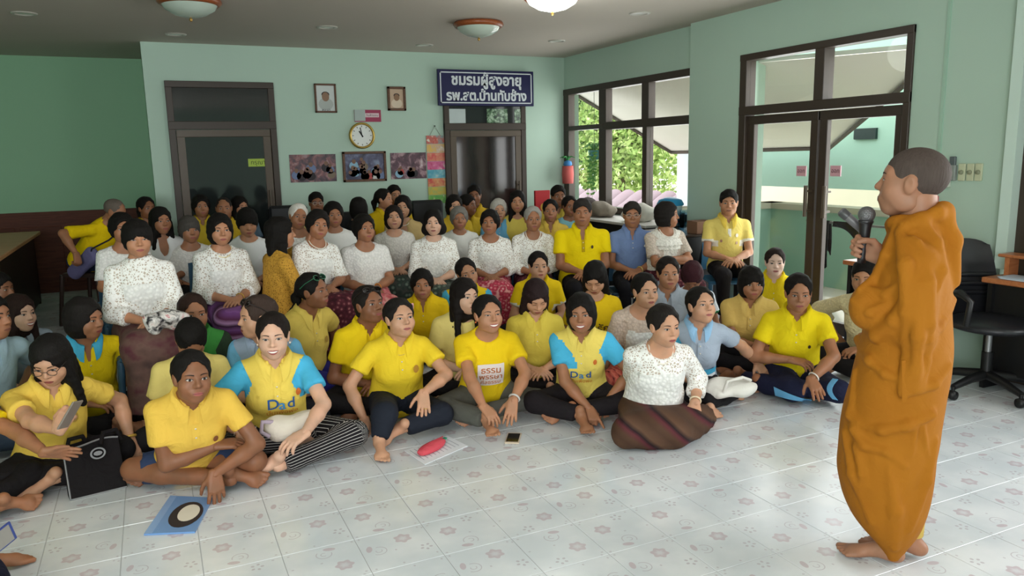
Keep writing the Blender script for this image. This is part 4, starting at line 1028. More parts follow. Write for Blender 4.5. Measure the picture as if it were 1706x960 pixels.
# clock
c = BWp(603, 226, .02); rr = (BWp(624, 226)[0] - BWp(581.5, 226)[0]) / 2; RX = rotx(HP)
t = thing('wall_clock', 'round wall clock with gold rim and white dial', 'clock', (c[0], YB, c[2])); GOLD = plain('#b99a4e', .3, .6, .7)
m = MB(); m.lathe([(rr * .82, .02), (rr * .84, .045), (rr * .92, .055), (rr, .035), (rr, 0)], GOLD, 32, R=RX); m.build('rim', t)
m = MB(); m.lathe([(0, .025), (rr * .84, .025)], plain('#d8dcd8', .25, .5), 32, R=RX, smooth=False); m.build('dial', t)
for i in range(12):
    an = i * math.pi / 6; m = MB(); m.box((-.004, -.0275, rr * .64), (.004, -.0255, rr * .76), plain('#4a4a4a'), R=roty(an), c=(0, 0, 0)); m.build('hour_mark', t)
for an, ln, wd, nm in ((-.55, .4, .008, 'hour_hand'), (-.2, .62, .005, 'minute_hand')):
    m = MB(); m.box((-wd, -.031, -.02), (wd, -.029, rr * ln), plain('#2a2a2a'), R=roty(an), c=(0, 0, 0)); m.build(nm, t)
# hanging poster strip beside the door
a, b = BWp(710, 226, .01), BWp(747, 336, .01); t = thing('hanging_poster', 'tall narrow colourful hanging poster strip beside the sign door', 'poster', (0, 0, 0)); zz = np.linspace(a[2], b[2] - .02, 9)
for i, cset in enumerate((('#7aa0a0', '#c04a3a'), ('#d8b040', '#c8a890'), ('#c84a48', '#d88a6a'), ('#b83a6a', '#d870a0'), ('#4a9ab0', '#8ac0c8'), ('#c03a3a', '#d8a068'), ('#d0b040', '#a8b060'), ('#4a9a4a', '#80b858'))):
    boxes('poster_band', printmat('poster_print', [(.35, srgb(cset[0])), (.6, srgb(cset[1])), (.7, srgb('#d8cfc0'))], 14), [((a[0], YB - .012, zz[i + 1] + .004), (b[0] - .03, YB - .004, zz[i]))], t)
m = MB(); xm = (a[0] + b[0] - .03) / 2; m.tube([(a[0] + .05, YB - .008, a[2]), (xm, YB - .01, a[2] + .12), (b[0] - .08, YB - .008, a[2])], .003, plain('#8a8a80')); m.tube([(xm, YB - .02, a[2] + .12), (xm, YB, a[2] + .12)], .008, plain('#444444')); m.build('hanging_cord', t)
# red box file against the back wall, lantern
p = BWp(903, 330, .5); 
t = thing('red_folder', 'red folder standing upright in front of the back wall', 'folder', (p[0], YB - .5, p[2] - .2)); boxes('cover', plain('#b3262c', .5), [((-.11, -.02, -.1), (.11, .02, .3))], t, .004); m = MB(); V, F = disc_geo(.035, .05); m.poly(np.stack([V[:, 0], np.full(len(V), -.0215), .08 + V[:, 1]], 1), F, plain('#c89a3a')); m.build('emblem', t)
p = onX(946, 290, XR - .08); t = thing('paper_lantern', 'red cylindrical paper lantern with blue and green top on window frame', 'lantern', p)
m = MB(); m.lathe([(.0, .11), (.075, .11), (.082, 0), (.075, -.13), (.06, -.13)], plain('#b85a56', .8), 16); m.build('lantern_body', t)
m = MB(); m.lathe([(0, .19), (.05, .17), (.06, .13), (.04, .1)], plain('#3a78b0', .6), 12); m.build('blue_bow', t)
for k in range(7):
    m = MB(); a_ = k * .9; m.tube([(0, 0, .19), (.05 * math.cos(a_), .05 * math.sin(a_), .24), (.11 * math.cos(a_), .11 * math.sin(a_), .22)], [.012, .01, .003], plain('#2f7a3a', .6), 5); m.build('leaf', t)
m = MB(); m.tube([(0, 0, .19), (0.02, 0, .32)], .003, plain('#666')if False else plain('#666666')); m.build('hanger', t)
# switches and trunking on the right wall
t = thing('switch_box', 'white double switch box on the right wall beside the cable trunking', 'switch', (XD, onX(1575, 292, XD)[1], onX(1575, 292, XD)[2])); IV = plain('#cfd6c8', .4)
boxes('box', IV, [((-.035, -.05, -.085), (0, .05, .085))], t, .005); boxes('rocker', plain('#e2e6dc', .4), [((-.042, -.03, .01), (-.034, .03, .07))], t, .002); boxes('rocker', plain('#e2e6dc', .4), [((-.042, -.03, -.07), (-.034, .03, -.01))], t, .002)
t = thing('remote_holder', 'grey remote control in a holder on the right wall', 'remote', (XD, onX(1589, 282, XD)[1], onX(1589, 282, XD)[2])); boxes('holder', plain('#8d9490', .4), [((-.03, -.03, -.08), (0, .03, .03))], t, .004); boxes('remote', plain('#5d6668', .4), [((-.026, -.022, -.07), (-.005, .022, .09))], t, .004)
for px_, lab in ((1604, 'first'), (1618, 'middle'), (1632, 'last')):
    q_ = onX(px_, 287, XD); t = thing('fan_regulator', {'first': 'cream fan regulator knob nearest the remote on the right wall', 'middle': 'cream fan regulator knob in the middle of three on the right wall', 'last': 'cream fan regulator knob farthest right on the right wall'}[lab], 'switch', (XD, q_[1], q_[2]), group='fan regulators'); boxes('plate', plain('#c2c7a8', .5), [((-.016, -.026, -.06), (0, .026, .06))], t, .004)
    m = MB(); m.lathe([(0, .03), (.014, .03), (.017, .014)], plain('#8d9278', .4), 12, R=roty(-HP)); m.build('knob', t)
q_ = onX(1577, 100, XD); boxes('trim_3', plain('#a3c3b0', .5), [((XD - .012, q_[1] - .012, 1.48), (XD, q_[1] + .012, H))])['kind'] = 'structure'
# pink note behind the monk
q_ = onX(1553, 340, XD); o = boxes('paper_note', plain('#d8727c', .6), [((XD - .006, q_[1] - .05, q_[2] - .06), (XD - .001, q_[1] + .05, q_[2] + .06))]); tag(o, 'small red pink paper note on the wall behind the orange robe', 'note')
# ceiling lamps
M_LAMPOFF = plain('#b9c6ba', .15, .6); M_RIM = wood('lamp_rim_wood', '#7a3f22', '#95522e', .3, 20)
def emit(name, c, s):
    m = Mat(name, srgb(c), .3); m.b.inputs['Emission Color'].default_value = srgb(c); m.b.inputs['Emission Strength'].default_value = s; return m.m
M_LAMPON = emit('lit_lamp_glass', '#f4fff6', 3.0)
def ceiling_lamp(label, x, y, on, watt=12):
    t = thing('ceiling_lamp', label, 'lamp', (x, y, H), group='round ceiling lamps')
    m = MB(); m.lathe([(.10, 0), (.24, -.005), (.25, -.03), (.225, -.055), (.2, -.05)], M_RIM, 32); m.build('rim', t)
    m = MB(); m.lathe([(.215, -.045), (.19, -.085), (.12, -.125), (.04, -.145), (0, -.147)], M_LAMPON if on else M_LAMPOFF, 32); m.build('glass_bowl', t)
    m = MB(); m.lathe([(.0, -.18), (.012, -.172), (.014, -.16), (.006, -.145)], plain('#b08a4a', .3, .6, .7), 12); m.build('finial', t)
    if on:
        l = bpy.data.lights.new('lamp_bulb', 'POINT'); l.energy = watt; l.shadow_soft_size = .2; l.color = (.96, 1, .95); o = add('lamp_bulb', l, t, (0, 0, -.32))
for px_, py_, lab, on in ((315, -2, 'unlit round ceiling lamp with wooden rim, leftmost', 0), (797, 37, 'unlit round ceiling lamp with wooden rim near the back wall sign', 0), (920, -12, 'lit round ceiling lamp glowing white at the top edge', 1)):
    q_ = onz(px_, py_, H); ceiling_lamp(lab, q_[0], q_[1], on)
ceiling_lamp('added lit round ceiling lamp above the photographer, outside the picture', -.3, 1.9, 1, 42)  # unseen lamp added to brighten the near floor and front row
for px_, py_, lab in ((40, 22, 'recessed downlight over the green alcove'), (293, 57, 'recessed downlight above the left dark door'), (545, 45, 'recessed downlight between two unlit lamps'), (707, 75, 'recessed downlight close to the blue sign'), (928, 68, 'recessed downlight near the back right corner'), (1066, 22, 'recessed downlight nearest the lit lamp along the window wall')):
    q_ = onz(px_, py_, H); t = thing('downlight', lab, 'downlight', (q_[0], q_[1], H), group='recessed downlights')
    m = MB(); m.lathe([(.105, 0), (.1, -.008), (.075, -.01), (.07, 0), (.06, .02)], plain('#b9b4aa', .3, .5), 20); m.build('ring', t)
    m = MB(); m.lathe([(.07, -.002), (.04, -.006), (0, -.004)], plain('#e6e4dc', .2, .6), 16); m.build('lens', t)
# ---------------------------------------------------------------- outside the windows
def quad_slab(name, pts, th, mat):
    P = np.array(pts, float); n = nrm(np.cross(P[1] - P[0], P[2] - P[0])); m = MB(); Q = np.concatenate([P, P + n * th]); k = len(P)
    m.poly(Q, [tuple(range(k)), tuple(range(2 * k - 1, k - 1, -1))] + [(i, (i + 1) % k + 0, (i + 1) % k + k, i + k) for i in range(k)], mat); return m.build(name)
M_SOF = wallpaint('soffit_paint', '#f0ebe2', .8); M_EXT = wallpaint('mint_exterior_paint', '#9dbfad')
E1, E2 = onX(1118, 252, 8.2), onX(1383, 244, 8.2); dL = E1 - onX(972, 163, 6.0); dR = E2 - onX(1515, 131, 6.0)
U1 = E1 - dL * 1.27; U2 = E2 - dR * 1.27
o = quad_slab('porch_soffit', [U1, U2, E2, E1], .04, M_SOF); struct(o); o.name = 'ceiling_porch'
m = MB()
for a, b in ((U1, E1), (E1, E2), (E2, U2)): m.tube([a - V3(0, 0, .02), b - V3(0, 0, .02)], .03, plain('#5a5048', .6), 4)
struct(m.build('trim_4'))
struct(boxes('wall_outer', M_EXT, [((8.5, 3.4, onX(1300, 311, 8.5)[2]), (8.7, 10.6, 4.2))])); 
m = MB(); q_ = onX(1442, 223, 8.48); m.box((8.46, q_[1] - .17, q_[2] - .07), (8.5, q_[1] + .17, q_[2] + .07), plain('#20302e', .4)); tag(m.build('wall_vent'), 'dark rectangular vent high on the outer green wall', 'vent')
struct(boxes('wall_far', wallpaint('beige_sunlit_paint', '#efe2cf', .8), [((11.0, 1.0, -1), (11.2, 12.2, 1.9))]))
struct(boxes('wall_column', wallpaint('white_column_paint', '#e6e8ee'), [((8.3, 10.3, -.5), (8.6, 10.95, 1.62))]))
yp = onX(1285, 336, 7.2)[1]
struct(boxes('wall_parapet', M_EXT, [((7.2, 2.6, -.4), (7.35, yp, .86)), ((5.5, yp, -.4), (7.35, yp + .15, .86))])); struct(boxes('trim_5', wallpaint('beige_cap_paint', '#b9b3a0'), [((7.14, 2.6, .86), (7.41, yp + .2, .93)), ((5.5, yp - .06, .86), (7.41, yp + .21, .93))]))
m = MB(); m.box((XR + T_, -3, -.16), (8.6, 16, -.03), plain('#c9c4b8', .8)); struct(m.build('floor_porch'))
m = MB(); m.box((5.6, -20, -.6), (45, 45, -.45), plain('#b9b89a', .9)); struct(m.build('ground_outside'))
# pink tiled roof of the lower building, seen through the window
def roof():
    m = MB(); A = onX(938, 305, 8.4); n = 0; t = thing('tiled_roof', 'pink corrugated tiled roof outside the corner window', 'roof', (8.0, 12.3, -.8)); mt = plain('#9d888f', .6, .3, 0.0, 'pink_roof_tile')
    for k in range(13):
        y0 = 2.6 - k * .33; G = []
        for j in range(9):
            a_ = math.pi * j / 8; G.append([(-1.5 + .12 * i, y0 - .165 + .165 * math.cos(a_) * -1 - 0.05 * i, .25 + .09 * i + .1 * math.sin(a_) - (.012 * (i % 2))) for i in range(16)])
        q = MB(); q.grid(np.array(G), mt, True, thick=.015); q.build('roof_tile', t)
    return t
roof().rotation_euler = (0, 0, .25)
# hanging fern
p = onX(990, 256, 5.85); t = thing('hanging_fern', 'hanging fern in a teal pot outside the corner window', 'plant', p)
m = MB(); m.lathe([(0, -.09), (.06, -.09), (.085, .0), (.09, .05), (.075, .05)], plain('#3a7f80', .5), 14); m.build('pot', t)
m = MB(); m.tube([(0, 0, .05), (0, 0, .9)], .004, plain('#555555')); m.build('hanger', t); k = np.random.RandomState(3); LG = plain('#6f9a3a', .6); LG2 = plain('#4f8a3a', .6)
for i in range(16):
    a_ = k.rand() * 6.28; r = .06 + .06 * k.rand(); ln = .35 + .4 * k.rand(); x, y = r * math.cos(a_), r * math.sin(a_); m = MB(); P = []
    for j in range(10):
        zz = -ln * j / 9 + .06; m.box((x - .03, y - .002, zz - .012), (x + .03, y + .002, zz + .012), LG if i % 2 else LG2, R=rotz(a_ + j) @ rotx(.4))
    m.tube([(x * .3, y * .3, .08), (x, y, .06), (x, y, -ln + .06)], .003, LG2, 4); m.build('frond', t)
for i in range(10):
    a_ = i * .63; m = MB(); m.tube([(0, 0, .04), (.08 * math.cos(a_), .08 * math.sin(a_), .14), (.16 * math.cos(a_), .16 * math.sin(a_), .08)], [.01, .014, .003], LG2, 5); m.build('leaf', t)
# trees
def tree(label, x, y, h, r, seed, cols):
    k = np.random.RandomState(seed); t = thing('tree', label, 'tree', (x, y, -.5), group='trees outside the corner window')
    m = MB(); m.tube([(0, 0, 0), (.1, 0, h * .4), (0, .1, h * .75)], [.16, .12, .05], plain('#6a5a48', .8)); 
    for b in range(6):
        a_ = b * 1.05; m.tube([(0, .03, h * .45), (r * .6 * math.cos(a_), r * .6 * math.sin(a_), h * .75)], [.05, .015], plain('#6a5a48', .8), 6)
    m.build('trunk', t)
    n = 9000; P = k.normal(size=(n, 3)); P /= np.linalg.norm(P, axis=1)[:, None]; P *= (k.rand(n) ** .4)[:, None]; P *= V3(r, r, h * .42); P[:, 2] += h * .62
    cl = k.randint(0, 30, n); off = k.normal(size=(30, 3)) * .25 * r; P += off[cl]
    u = k.normal(size=(n, 3)); u /= np.linalg.norm(u, axis=1)[:, None]; v = np.cross(u, k.normal(size=(n, 3))); v /= np.linalg.norm(v, axis=1)[:, None]; sz = (.05 + .065 * k.rand(n))[:, None]
    Q = np.concatenate([P - u * sz, P + v * sz * .45, P + u * sz, P - v * sz * .45]); i = np.arange(n); F = np.stack([i, i + n, i + 2 * n, i + 3 * n], 1)
    M = k.randint(0, len(cols), n); o = add('foliage', raw_mesh('foliage', Q, [F], [M], [plain(c, .6) for c in cols], False), t); o['kind'] = 'stuff'
GR = ['#84a358', '#a9bf78', '#648548', '#c8d3a0', '#e0e6c8']
tree('broad leafy tree outside the corner window, tallest of the row', 14.5, 24.5, 8.5, 2.6, 1, GR); tree('light green tree outside the window behind the pink roof', 11.0, 17.0, 4.0, 1.5, 2, ['#a8c070', '#c8d890', '#8aa858']); tree('round bushy tree outside, nearest the white column', 13.2, 19.4, 5.0, 1.7, 3, GR); tree('dark green tree outside at the far left of the window', 10.6, 19.8, 5.2, 1.5, 5, ['#5a7f42', '#7fa052', '#46683a'])
# ---------------------------------------------------------------- the audience
Y1, Y2, Y3, Y4 = '#ecce18', '#e2bf52', '#dcc976', '#d2b06a'
BLK, NAV, JEAN = '#1c1a1c', '#1e2238', '#262b38'
BLU = '#4cb0d8'
def polo(c, **k): return dict(mat=cloth(c), kind='polo', **k)
def tee(c, **k): return dict(mat=cloth(c), kind='round', **k)
def laceb(kind='wide', sleeve=1.45, **k):
    d = dict(mat=knit('#efefeb', 45.0), smat=lace(), yoke=.345, kind=kind, sleeve=sleeve, look='lace', flare=.018); d.update(k); return d
def blouse(c='#eceae6', kind='wide', sleeve=.8, **k): return dict(mat=knit(c), kind=kind, sleeve=sleeve, look='lace', **k)
def pants(c, **k): return dict(mat=cloth(c), **k)
def skirt(kind, **k): return dict(mat=sarong(kind), kind='skirt', **k)
DK = '#14110f'; G_F, G_S, G_C, G_D = 'front row sitting on the floor', 'second rows sitting on the floor', 'front row of chairs', 'rear rows of chairs'
DOWN = (0, .25, -1)
def logo(txt, c, cx, cz, sc, name='printed_lettering', bold=.0): V, F = text_geo(txt, 1.0, 0, bold); return (V, F, cx, cz, sc, plain(c, .7), name)
def crest(cx, cz, c, r=.014): V, F = disc_geo(r, r * 1.25, 12, 1); return (V, F, cx, cz, 1.0, plain(c, .7), 'badge')
bike = [logo('D', '#2c5a9a', .045, .245, .085, bold=.01), logo('a', '#3a8ac8', .0, .238, .085, bold=.01), logo('d', '#2c5a9a', -.045, .245, .085, bold=.01), logo('ปั่นเพื่อพ่อ', '#d07a2a', .0, .19, .04), crest(-.085, .33, '#c86a2a')]
# --- front row
F1 = person('person in yellow at the left edge reaching a hand to the black bag', -84, 642, 'cross', 30, 30, s=1.0, shirt=polo(Y1), bottom=pants(BLK), hair=('tied', DK), tone='tan', lod=0, group=G_F, ppm=375,
    L=dict(t=('d', 92, 764, 372), pole=(-.3, -.6, .2), fd=(-.75, .35, -.25), pn=(0, .8, -.6), k='flat'), R=dict(t=(.2, .25, .12)))
F0 = person('person at the bottom left corner of whom only a bare foot shows', -330, 850, 'side', 60, 60, s=1.0, shirt=polo(Y2), bottom=pants(NAV), hair=('tied', DK), tone='tan', lod=1, group=G_F, wpos=(-1.02, 2.62), g=-1,
    legs={-1: dict(an=('p', -22, 940, .06), fd=(-.6, .8, -.1), fu=(0, .3, 1), kn=(-.3, .42, .1))}, L=dict(t=('p', -30, 905, .2), k='grip'))
F2 = person('person in gold polo and eyeglasses holding up a phone', 85, 600, 'cross', 12, -22, -24, s=1.0, shirt=polo(Y2, decal_=1) if False else polo(Y2), bottom=pants(BLK), hair=('long', DK), tone='light', lod=0, group=G_F, ppm=345, lean=20, w=1.06,
    R=dict(t=('d', 98, 716, 372), pole=(1, -.3, -.5), fd=(-.35, .3, .75), pn=(-.7, -.5, .3), k='curl'), legs={1: dict(kn=(.28, .17, .12), an=(-.06, .22, .075)), -1: dict(kn=(-.28, .17, .12), an=(.06, .25, .075))}, L=dict(t=('p', 217, 735, .13), fd=(-.1, .4, -1), pn=(0, -1, -.3), k='drop'), extras=[('glasses',), ('bangle', -1, '#c9a24a', .008)], decal=[crest(-.07, .33, '#a8863a', .02)], headfwd=.01)
F3 = person('person in gold polo and denim shorts sitting cross-legged at the very front', 320, 628, 'cross', 6, 14, 4, -4, s=1.04, shirt=polo('#dfb74e'), bottom=pants('#2f3d5c', bare=True, short=.8), hair=('tied', DK), tone='dark', lod=0, group=G_F, ppm=362, lean=33,
    L=dict(t=('p', 358, 790, .14), pole=(-1, -.2, .2), fd=(.03, .3, -.9), pn=(0, -1, -.2), k='drop'), R=dict(t=('p', 362, 742, .24), pole=(1, -.1, -.6), fd=(-1, .1, -.05), k='relax'),
    legs={1: dict(kn=('p', 222, 782, .10), an=('p', 385, 800, .06)), -1: dict(kn=('p', 425, 768, .12), an=('p', 270, 775, .08))}, decal=[crest(-.085, .30, '#7a4a2a', .012)])
F4 = person('person in yellow polo with blue sleeves and pinstriped trousers', 455, 560, 'cross', 4, -4, 0, s=1.05, shirt=polo('#e6cb5c', smat=cloth(BLU)), bottom=dict(mat=striped(), stripe=True), hair=('tied', '#1c1512'), tone='fair', smile=True, lod=0, group=G_F, ppm=318, bust=.062, lean=22,
    R=dict(t=('p', 404, 722, .22), pole=(.8, -.3, -.3), fd=(.1, .5, -.5), pn=(0, -.4, -1), k='relax'), L=dict(t=('p', 508, 722, .24), pole=(-.9, -.2, -.3), fd=(.8, .3, -.3), k='relax'), extras=[('ring', 1), ('earring',), ('bangle', 1, '#d8d0c0', .002)], decal=[(v, f, cx - .02, cz + (.035 if cz < .3 else 0), sc, m, n) for v, f, cx, cz, sc, m, n in bike],
    legs={-1: dict(kn=('p', 592, 722, .12), an=('p', 462, 778, .06)), 1: dict(kn=(.28, .2, .11), an=(-.12, .2, .08))})
F5 = person('person in pale yellow bowing behind the one in denim shorts', 318, 566, 'cross', 8, 10, -55, s=1.0, w=1.12, lean=22, shirt=tee(Y3), bottom=pants(BLK), hair=('tied', DK), tone='tan', eyes='down', lod=0, group=G_F, ppm=300)
F6 = person('person in yellow polo and dark jeans propped on one straight arm', 666, 530, 'cross', 12, 24, 10, s=1.0, w=1.04, shirt=polo('#e8c830'), bottom=pants('#20242e'), hair=('tied', '#1a1614'), tone='light', lod=0, group=G_F, ppm=282, face=1.05, bust=.062,
    R=dict(t=('p', 607, 700, .10), pole=(1, -.6, 0), fd=(.2, .3, -1), pn=(.2, -1, -.2), k='drop'), L=dict(t=('p', 706, 655, .26), pole=(-1, -.1, -.2), fd=(.15, .5, -.8), pn=(0, -.6, -.6), k='flat'), extras=[('clip',), ('necklace', '#c8a860', .0018, .03), ('ring', -1)],
    legs={1: dict(kn=('p', 640, 690, .2), an=('p', 632, 735, .07), fd=(.1, 1, -.05), fu=(0, 0, 1)), -1: dict(kn=('p', 735, 690, .12), an=('p', 670, 715, .08))}, decal=[crest(-.085, .32, '#a87a2a', .018)])
F7 = person('person in yellow printed tee and grey trousers with a foot out', 813, 524, 'cross', 8, 22, 8, s=1.0, w=1.06, shirt=tee('#ecc81c', hem=.02), bottom=pants('#565650'), hair=('tied', DK), tone='mid', smile=True, eyes='narrow', lod=0, group=G_F, ppm=276, face=1.05,
    R=dict(t=('p', 806, 680, .17), pole=(1, -.2, -.1), fd=(-.55, .5, -.6), k='relax'), L=dict(t=('p', 855, 668, .19), pole=(-1, -.2, -.1), fd=(.25, .4, -.8), k='flat'), extras=[('bangle', -1, '#c8c4c0', .006), ('earring', '#d86a3a')],
    legs={1: dict(an=('p', 812, 700, .08), fd=(.0, 1, .1), fu=(.2, 0, 1))}, decal=[(*rect_geo(.17, .16, 6, 6), -.01, .245, 1.0, plain('#e8dcd8', .7), 'print_panel', .003), logo('ธรรม', '#b8652a', -.01, .285, .062, bold=.01), logo('พรรษา', '#b8652a', -.01, .235, .056, bold=.01), logo('ศีลธรรม', '#c87a3a', -.01, .19, .04, bold=.01)])
F8 = person('person in yellow top with blue sleeves pointing at the floor', 968, 522, 'cross', 0, -4, 0, 3, s=1.0, shirt=polo('#e6cf66', smat=cloth(BLU)), bottom=pants('#211d20'), hair=('bob', DK), tone='tan', smile=True, lod=0, group=G_F, ppm=278,
    R=dict(t=('p', 982, 682, .10), pole=(1, -.2, -.2), fd=(-.3, .6, -.5), k='point'), L=dict(t=('p', 1012, 668, .12), pole=(-1, -.2, -.2), fd=(.1, .6, -.6), k='point'), extras=[('necklace', '#6a3a2a', .002, .05)], decal=[(v, f, cx, cz, sc * .85, m, n) for v, f, cx, cz, sc, m, n in bike],
    legs={1: dict(an=('p', 968, 692, .08), fd=(-.2, 1, 0), fu=(.2, 0, 1))})
F9 = person('person in white lace blouse and brown striped sarong sitting at the front', 1106, 543, 'side', 18, 34, -2, s=1.0, w=1.12, shirt=laceb('wide', 1.6), bottom=skirt('brown'), hair=('bun', '#1e1a18'), tone='light', lod=0, group=G_F, ppm=300, g=-1,
    R=dict(t=('p', 1066, 655, .10), pole=(1, -.6, 0), fd=(.2, .3, -1), k='drop'), L=dict(t=('p', 1158, 672, .19), pole=(-.5, -.5, -.6), fd=(.05, .4, -1), pn=(0, -1, -.2), k='flat'), extras=[('necklace', '#e8e0d0', .004, .03), ('bangle', -1, '#e8d8b8', .005)])
F10 = person('person in grey polo with one blue shoulder and a white bag', 1168, 509, 'side', 14, 30, 14, s=1.0, shirt=polo('#a3b0c0', smat=cloth(BLU), sside=1, cmat=cloth('#8fb8d8')), bottom=pants(BLK), hair=('tied', DK), tone='light', lod=0, group=G_F, ppm=268, g=-1,
    L=dict(t=('p', 1278, 618, .12), pole=(-.6, -.6, .3), fd=(-.3, .5, -.6), k='drop'), R=dict(t=(.1, .25, .2)), decal=[(*rect_geo(.26, .05, 12, 3), .0, .17, 1.0, cloth(BLU), 'blue_band', .003), (*rect_geo(.26, .025, 12, 2), .0, .135, 1.0, cloth('#e8eef2'), 'white_band', .003)])
F11 = person('person in bright yellow polo and navy trousers with light blue curves', 1330, 488, 'side', 4, 8, -4, s=1.0, w=1.04, shirt=polo('#ead01a'), bottom=pants('#20233c'), hair=('pony', '#17120f'), tone='tan', lod=0, group=G_F, ppm=260, g=1,
    R=dict(t=('p', 1318, 600, .26), pole=(1, -.1, -.5), fd=(-.9, .2, -.1), k='relax'), L=dict(t=('p', 1352, 632, .2), pole=(-1, 0, -.2), fd=(-.3, .7, -.5), k='flat'), extras=[('bangle', -1, '#e8e0d8', .005)], decal=[crest(-.08, .30, '#3a2a1a', .009)])
F12 = person('person in cream knit shirt half hidden behind the orange robe', 1440, 462, 'cross', -20, -10, -5, s=1.0, shirt=dict(mat=knit('#e2d6ac'), kind='round', sleeve=1.5), bottom=pants(BLK), hair=('short', DK), tone='mid', lod=1, group=G_F, ppm=240,
    R=dict(t=('p', 1392, 560, .2), pole=(1, -.2, .2)))
# --- second rows on the floor
person('person in yellow polo with blue collar behind the one in eyeglasses', 142, 531, 'cross', 14, 48, -4, shirt=polo(Y1, trim=cloth(BLU), smat=cloth(Y1)), bottom=pants(BLK), hair=('bob', '#1a1614'), tone='tan', lod=0, group=G_S, ppm=285, w=1.1, decal=[crest(.08, .32, '#6a5a1a', .009)], L=dict(t=(-.25, .2, .15)))
person('person in grey polo near the left edge turning right', 33, 522, 'cross', 15, 35, 0, shirt=polo('#8d9aa6'), bottom=pants(NAV), hair=('long', '#2a1c18'), tone='fair', smile=True, lod=1, group=G_S, ppm=262)
person('person in light blue shirt cut off by the left edge', -18, 528, 'cross', 30, 50, 0, shirt=polo('#9fbac6'), bottom=pants('#3a4658'), hair=('short', DK), tone='tan', male=True, lod=1, group=G_S, ppm=318, L=dict(t=('p', 30, 660, .18)))
person('person peering in from the far left edge beside the long table', -2, 482, 'cross', 30, 50, 0, shirt=polo('#7f99ac'), bottom=pants(NAV), hair=('short', DK), tone='dark', male=True, lod=1, group=G_S, ppm=225)
person('person in green and black shirt below the white lace sitters', 322, 522, 'cross', 0, 12, 0, s=.95, shirt=polo('#3f8a3f', smat=cloth('#2a3a2a')), bottom=pants(BLK), hair=('tied', '#2a1b15'), tone='tan', lod=1, group=G_S, ppm=272)
person('person in grey blue polo in profile with sunglasses pushed up', 428, 528, 'cross', -18, -72, 0, shirt=polo('#8f9fb4', smat=cloth('#6aa8cc')), bottom=pants(JEAN), hair=('tied', '#3c2f29'), tone='light', lod=1, group=G_S, ppm=290, extras=[('shades',)])
person('person in pale gold polo and violet trousers with green sunglasses pushed up', 522, 485, 'side', 42, 58, 4, s=1.0, w=1.16, shirt=polo('#e0c560'), bottom=pants('#2b2878'), hair=('pony', DK), tone='dark', lod=0, group=G_S, ppm=248, g=1, extras=[('shades', '#2a6a4a', '#2a5a48')], decal=[crest(-.08, .32, '#a8863a', .016)], L=dict(t=('p', 572, 600, .15)), R=dict(t=('p', 540, 628, .1)))
person('person in bright yellow polo with black sunglasses pushed up', 615, 508, 'cross', 16, 34, 12, s=.95, w=.95, shirt=polo('#e9c81a'), bottom=pants(BLK), hair=('tied', '#1c1714'), tone='dark', lod=0, group=G_S, ppm=268, extras=[('shades',)])
person('person in bright yellow polo under the cream knit top', 703, 474, 'cross', -6, 2, 0, s=.92, w=1.06, shirt=polo('#e6c01a'), bottom=pants(BLK), hair=('shortf', DK), tone='tan', lod=0, group=G_S, ppm=214)
person('person in pale yellow tee gazing right behind the printed yellow tee', 775, 494, 'cross', 12, 32, 4, s=.97, shirt=tee('#e0ce7c'), bottom=pants(BLK), hair=('long', '#15100e'), tone='fair', lod=0, group=G_S, ppm=252)
person('person in yellow with blue sleeves tilting the head before the pink flowered sarong', 778, 455, 'cross', 4, 14, 0, 14, s=.9, shirt=polo('#e8c822', smat=cloth(BLU)), bottom=pants(BLK), hair=('tied', DK), tone='mid', lod=1, group=G_S, ppm=208)
person('person in yellow polo with white trimmed sleeves before the lace row', 897, 443, 'cross', 4, 12, 0, s=.9, shirt=polo('#eac718', trim=cloth('#e8e4d0'), smat=cloth('#eac718'), cmat=cloth('#eac718')), bottom=pants(BLK), hair=('tied', DK), tone='light', lod=1, group=G_S, ppm=198)
person('person in mustard polo looking straight down behind the pointing one', 893, 495, 'cross', 8, 14, -32, s=.97, lean=14, shirt=polo('#d6c04e'), bottom=pants(BLK), hair=('long', '#26191a'), tone='light', eyes='down', lod=0, group=G_S, ppm=248)
person('person in yellow tee with brown Thai print looking down', 991, 463, 'cross', 6, -8, -34, s=.97, lean=12, shirt=tee('#e8c41c'), bottom=pants('#2f4a68'), hair=('long', DK), tone='light', eyes='down', lod=0, group=G_S, ppm=226, decal=[logo('รารัก', '#4a3416', -.02, .26, .085, bold=.012), logo('หลวง', '#4a3416', -.02, .19, .07, bold=.012)])
person('person in sheer lace top and red sarong behind the brown striped sarong', 1075, 485, 'side', 16, 26, 2, s=.97, shirt=laceb('wide', .9, yoke=.36, smat=knit('#d8c4b4')), bottom=skirt('red'), hair=('tied', DK), tone='light', lod=0, group=G_S, ppm=248, g=-1, extras=[('earring',)])
person('person in pale grey blue blouse behind the sheer lace top', 1113, 455, 'cross', 6, 12, 0, s=.95, shirt=polo('#a9b4c2'), bottom=pants(NAV), hair=('tied', '#1d1613'), tone='mid', lod=1, group=G_S, ppm=222)
person('person in white shirt with green cuffs bowing very low', 1153, 460, 'cross', 0, 0, -58, s=.93, lean=20, shirt=tee('#dfe4ee', trim=cloth('#2a7a4a'), smat=cloth('#dfe4ee')), bottom=pants(JEAN), hair=('bob', '#3a1b22'), tone='tan', eyes='down', lod=1, group=G_S, ppm=208)
person('person in tan polo hugging one knee', 1252, 472, 'cross', 6, 14, 0, s=.95, shirt=polo('#d6b566'), bottom=pants('#1c1b1e'), hair=('bobbangs', DK), tone='tan', lod=0, group=G_S, ppm=232, legs={-1: dict(kn=(-.2, .3, .3))}, L=dict(t=(-.1, .34, .25)), R=dict(t=(-.06, .36, .22)))
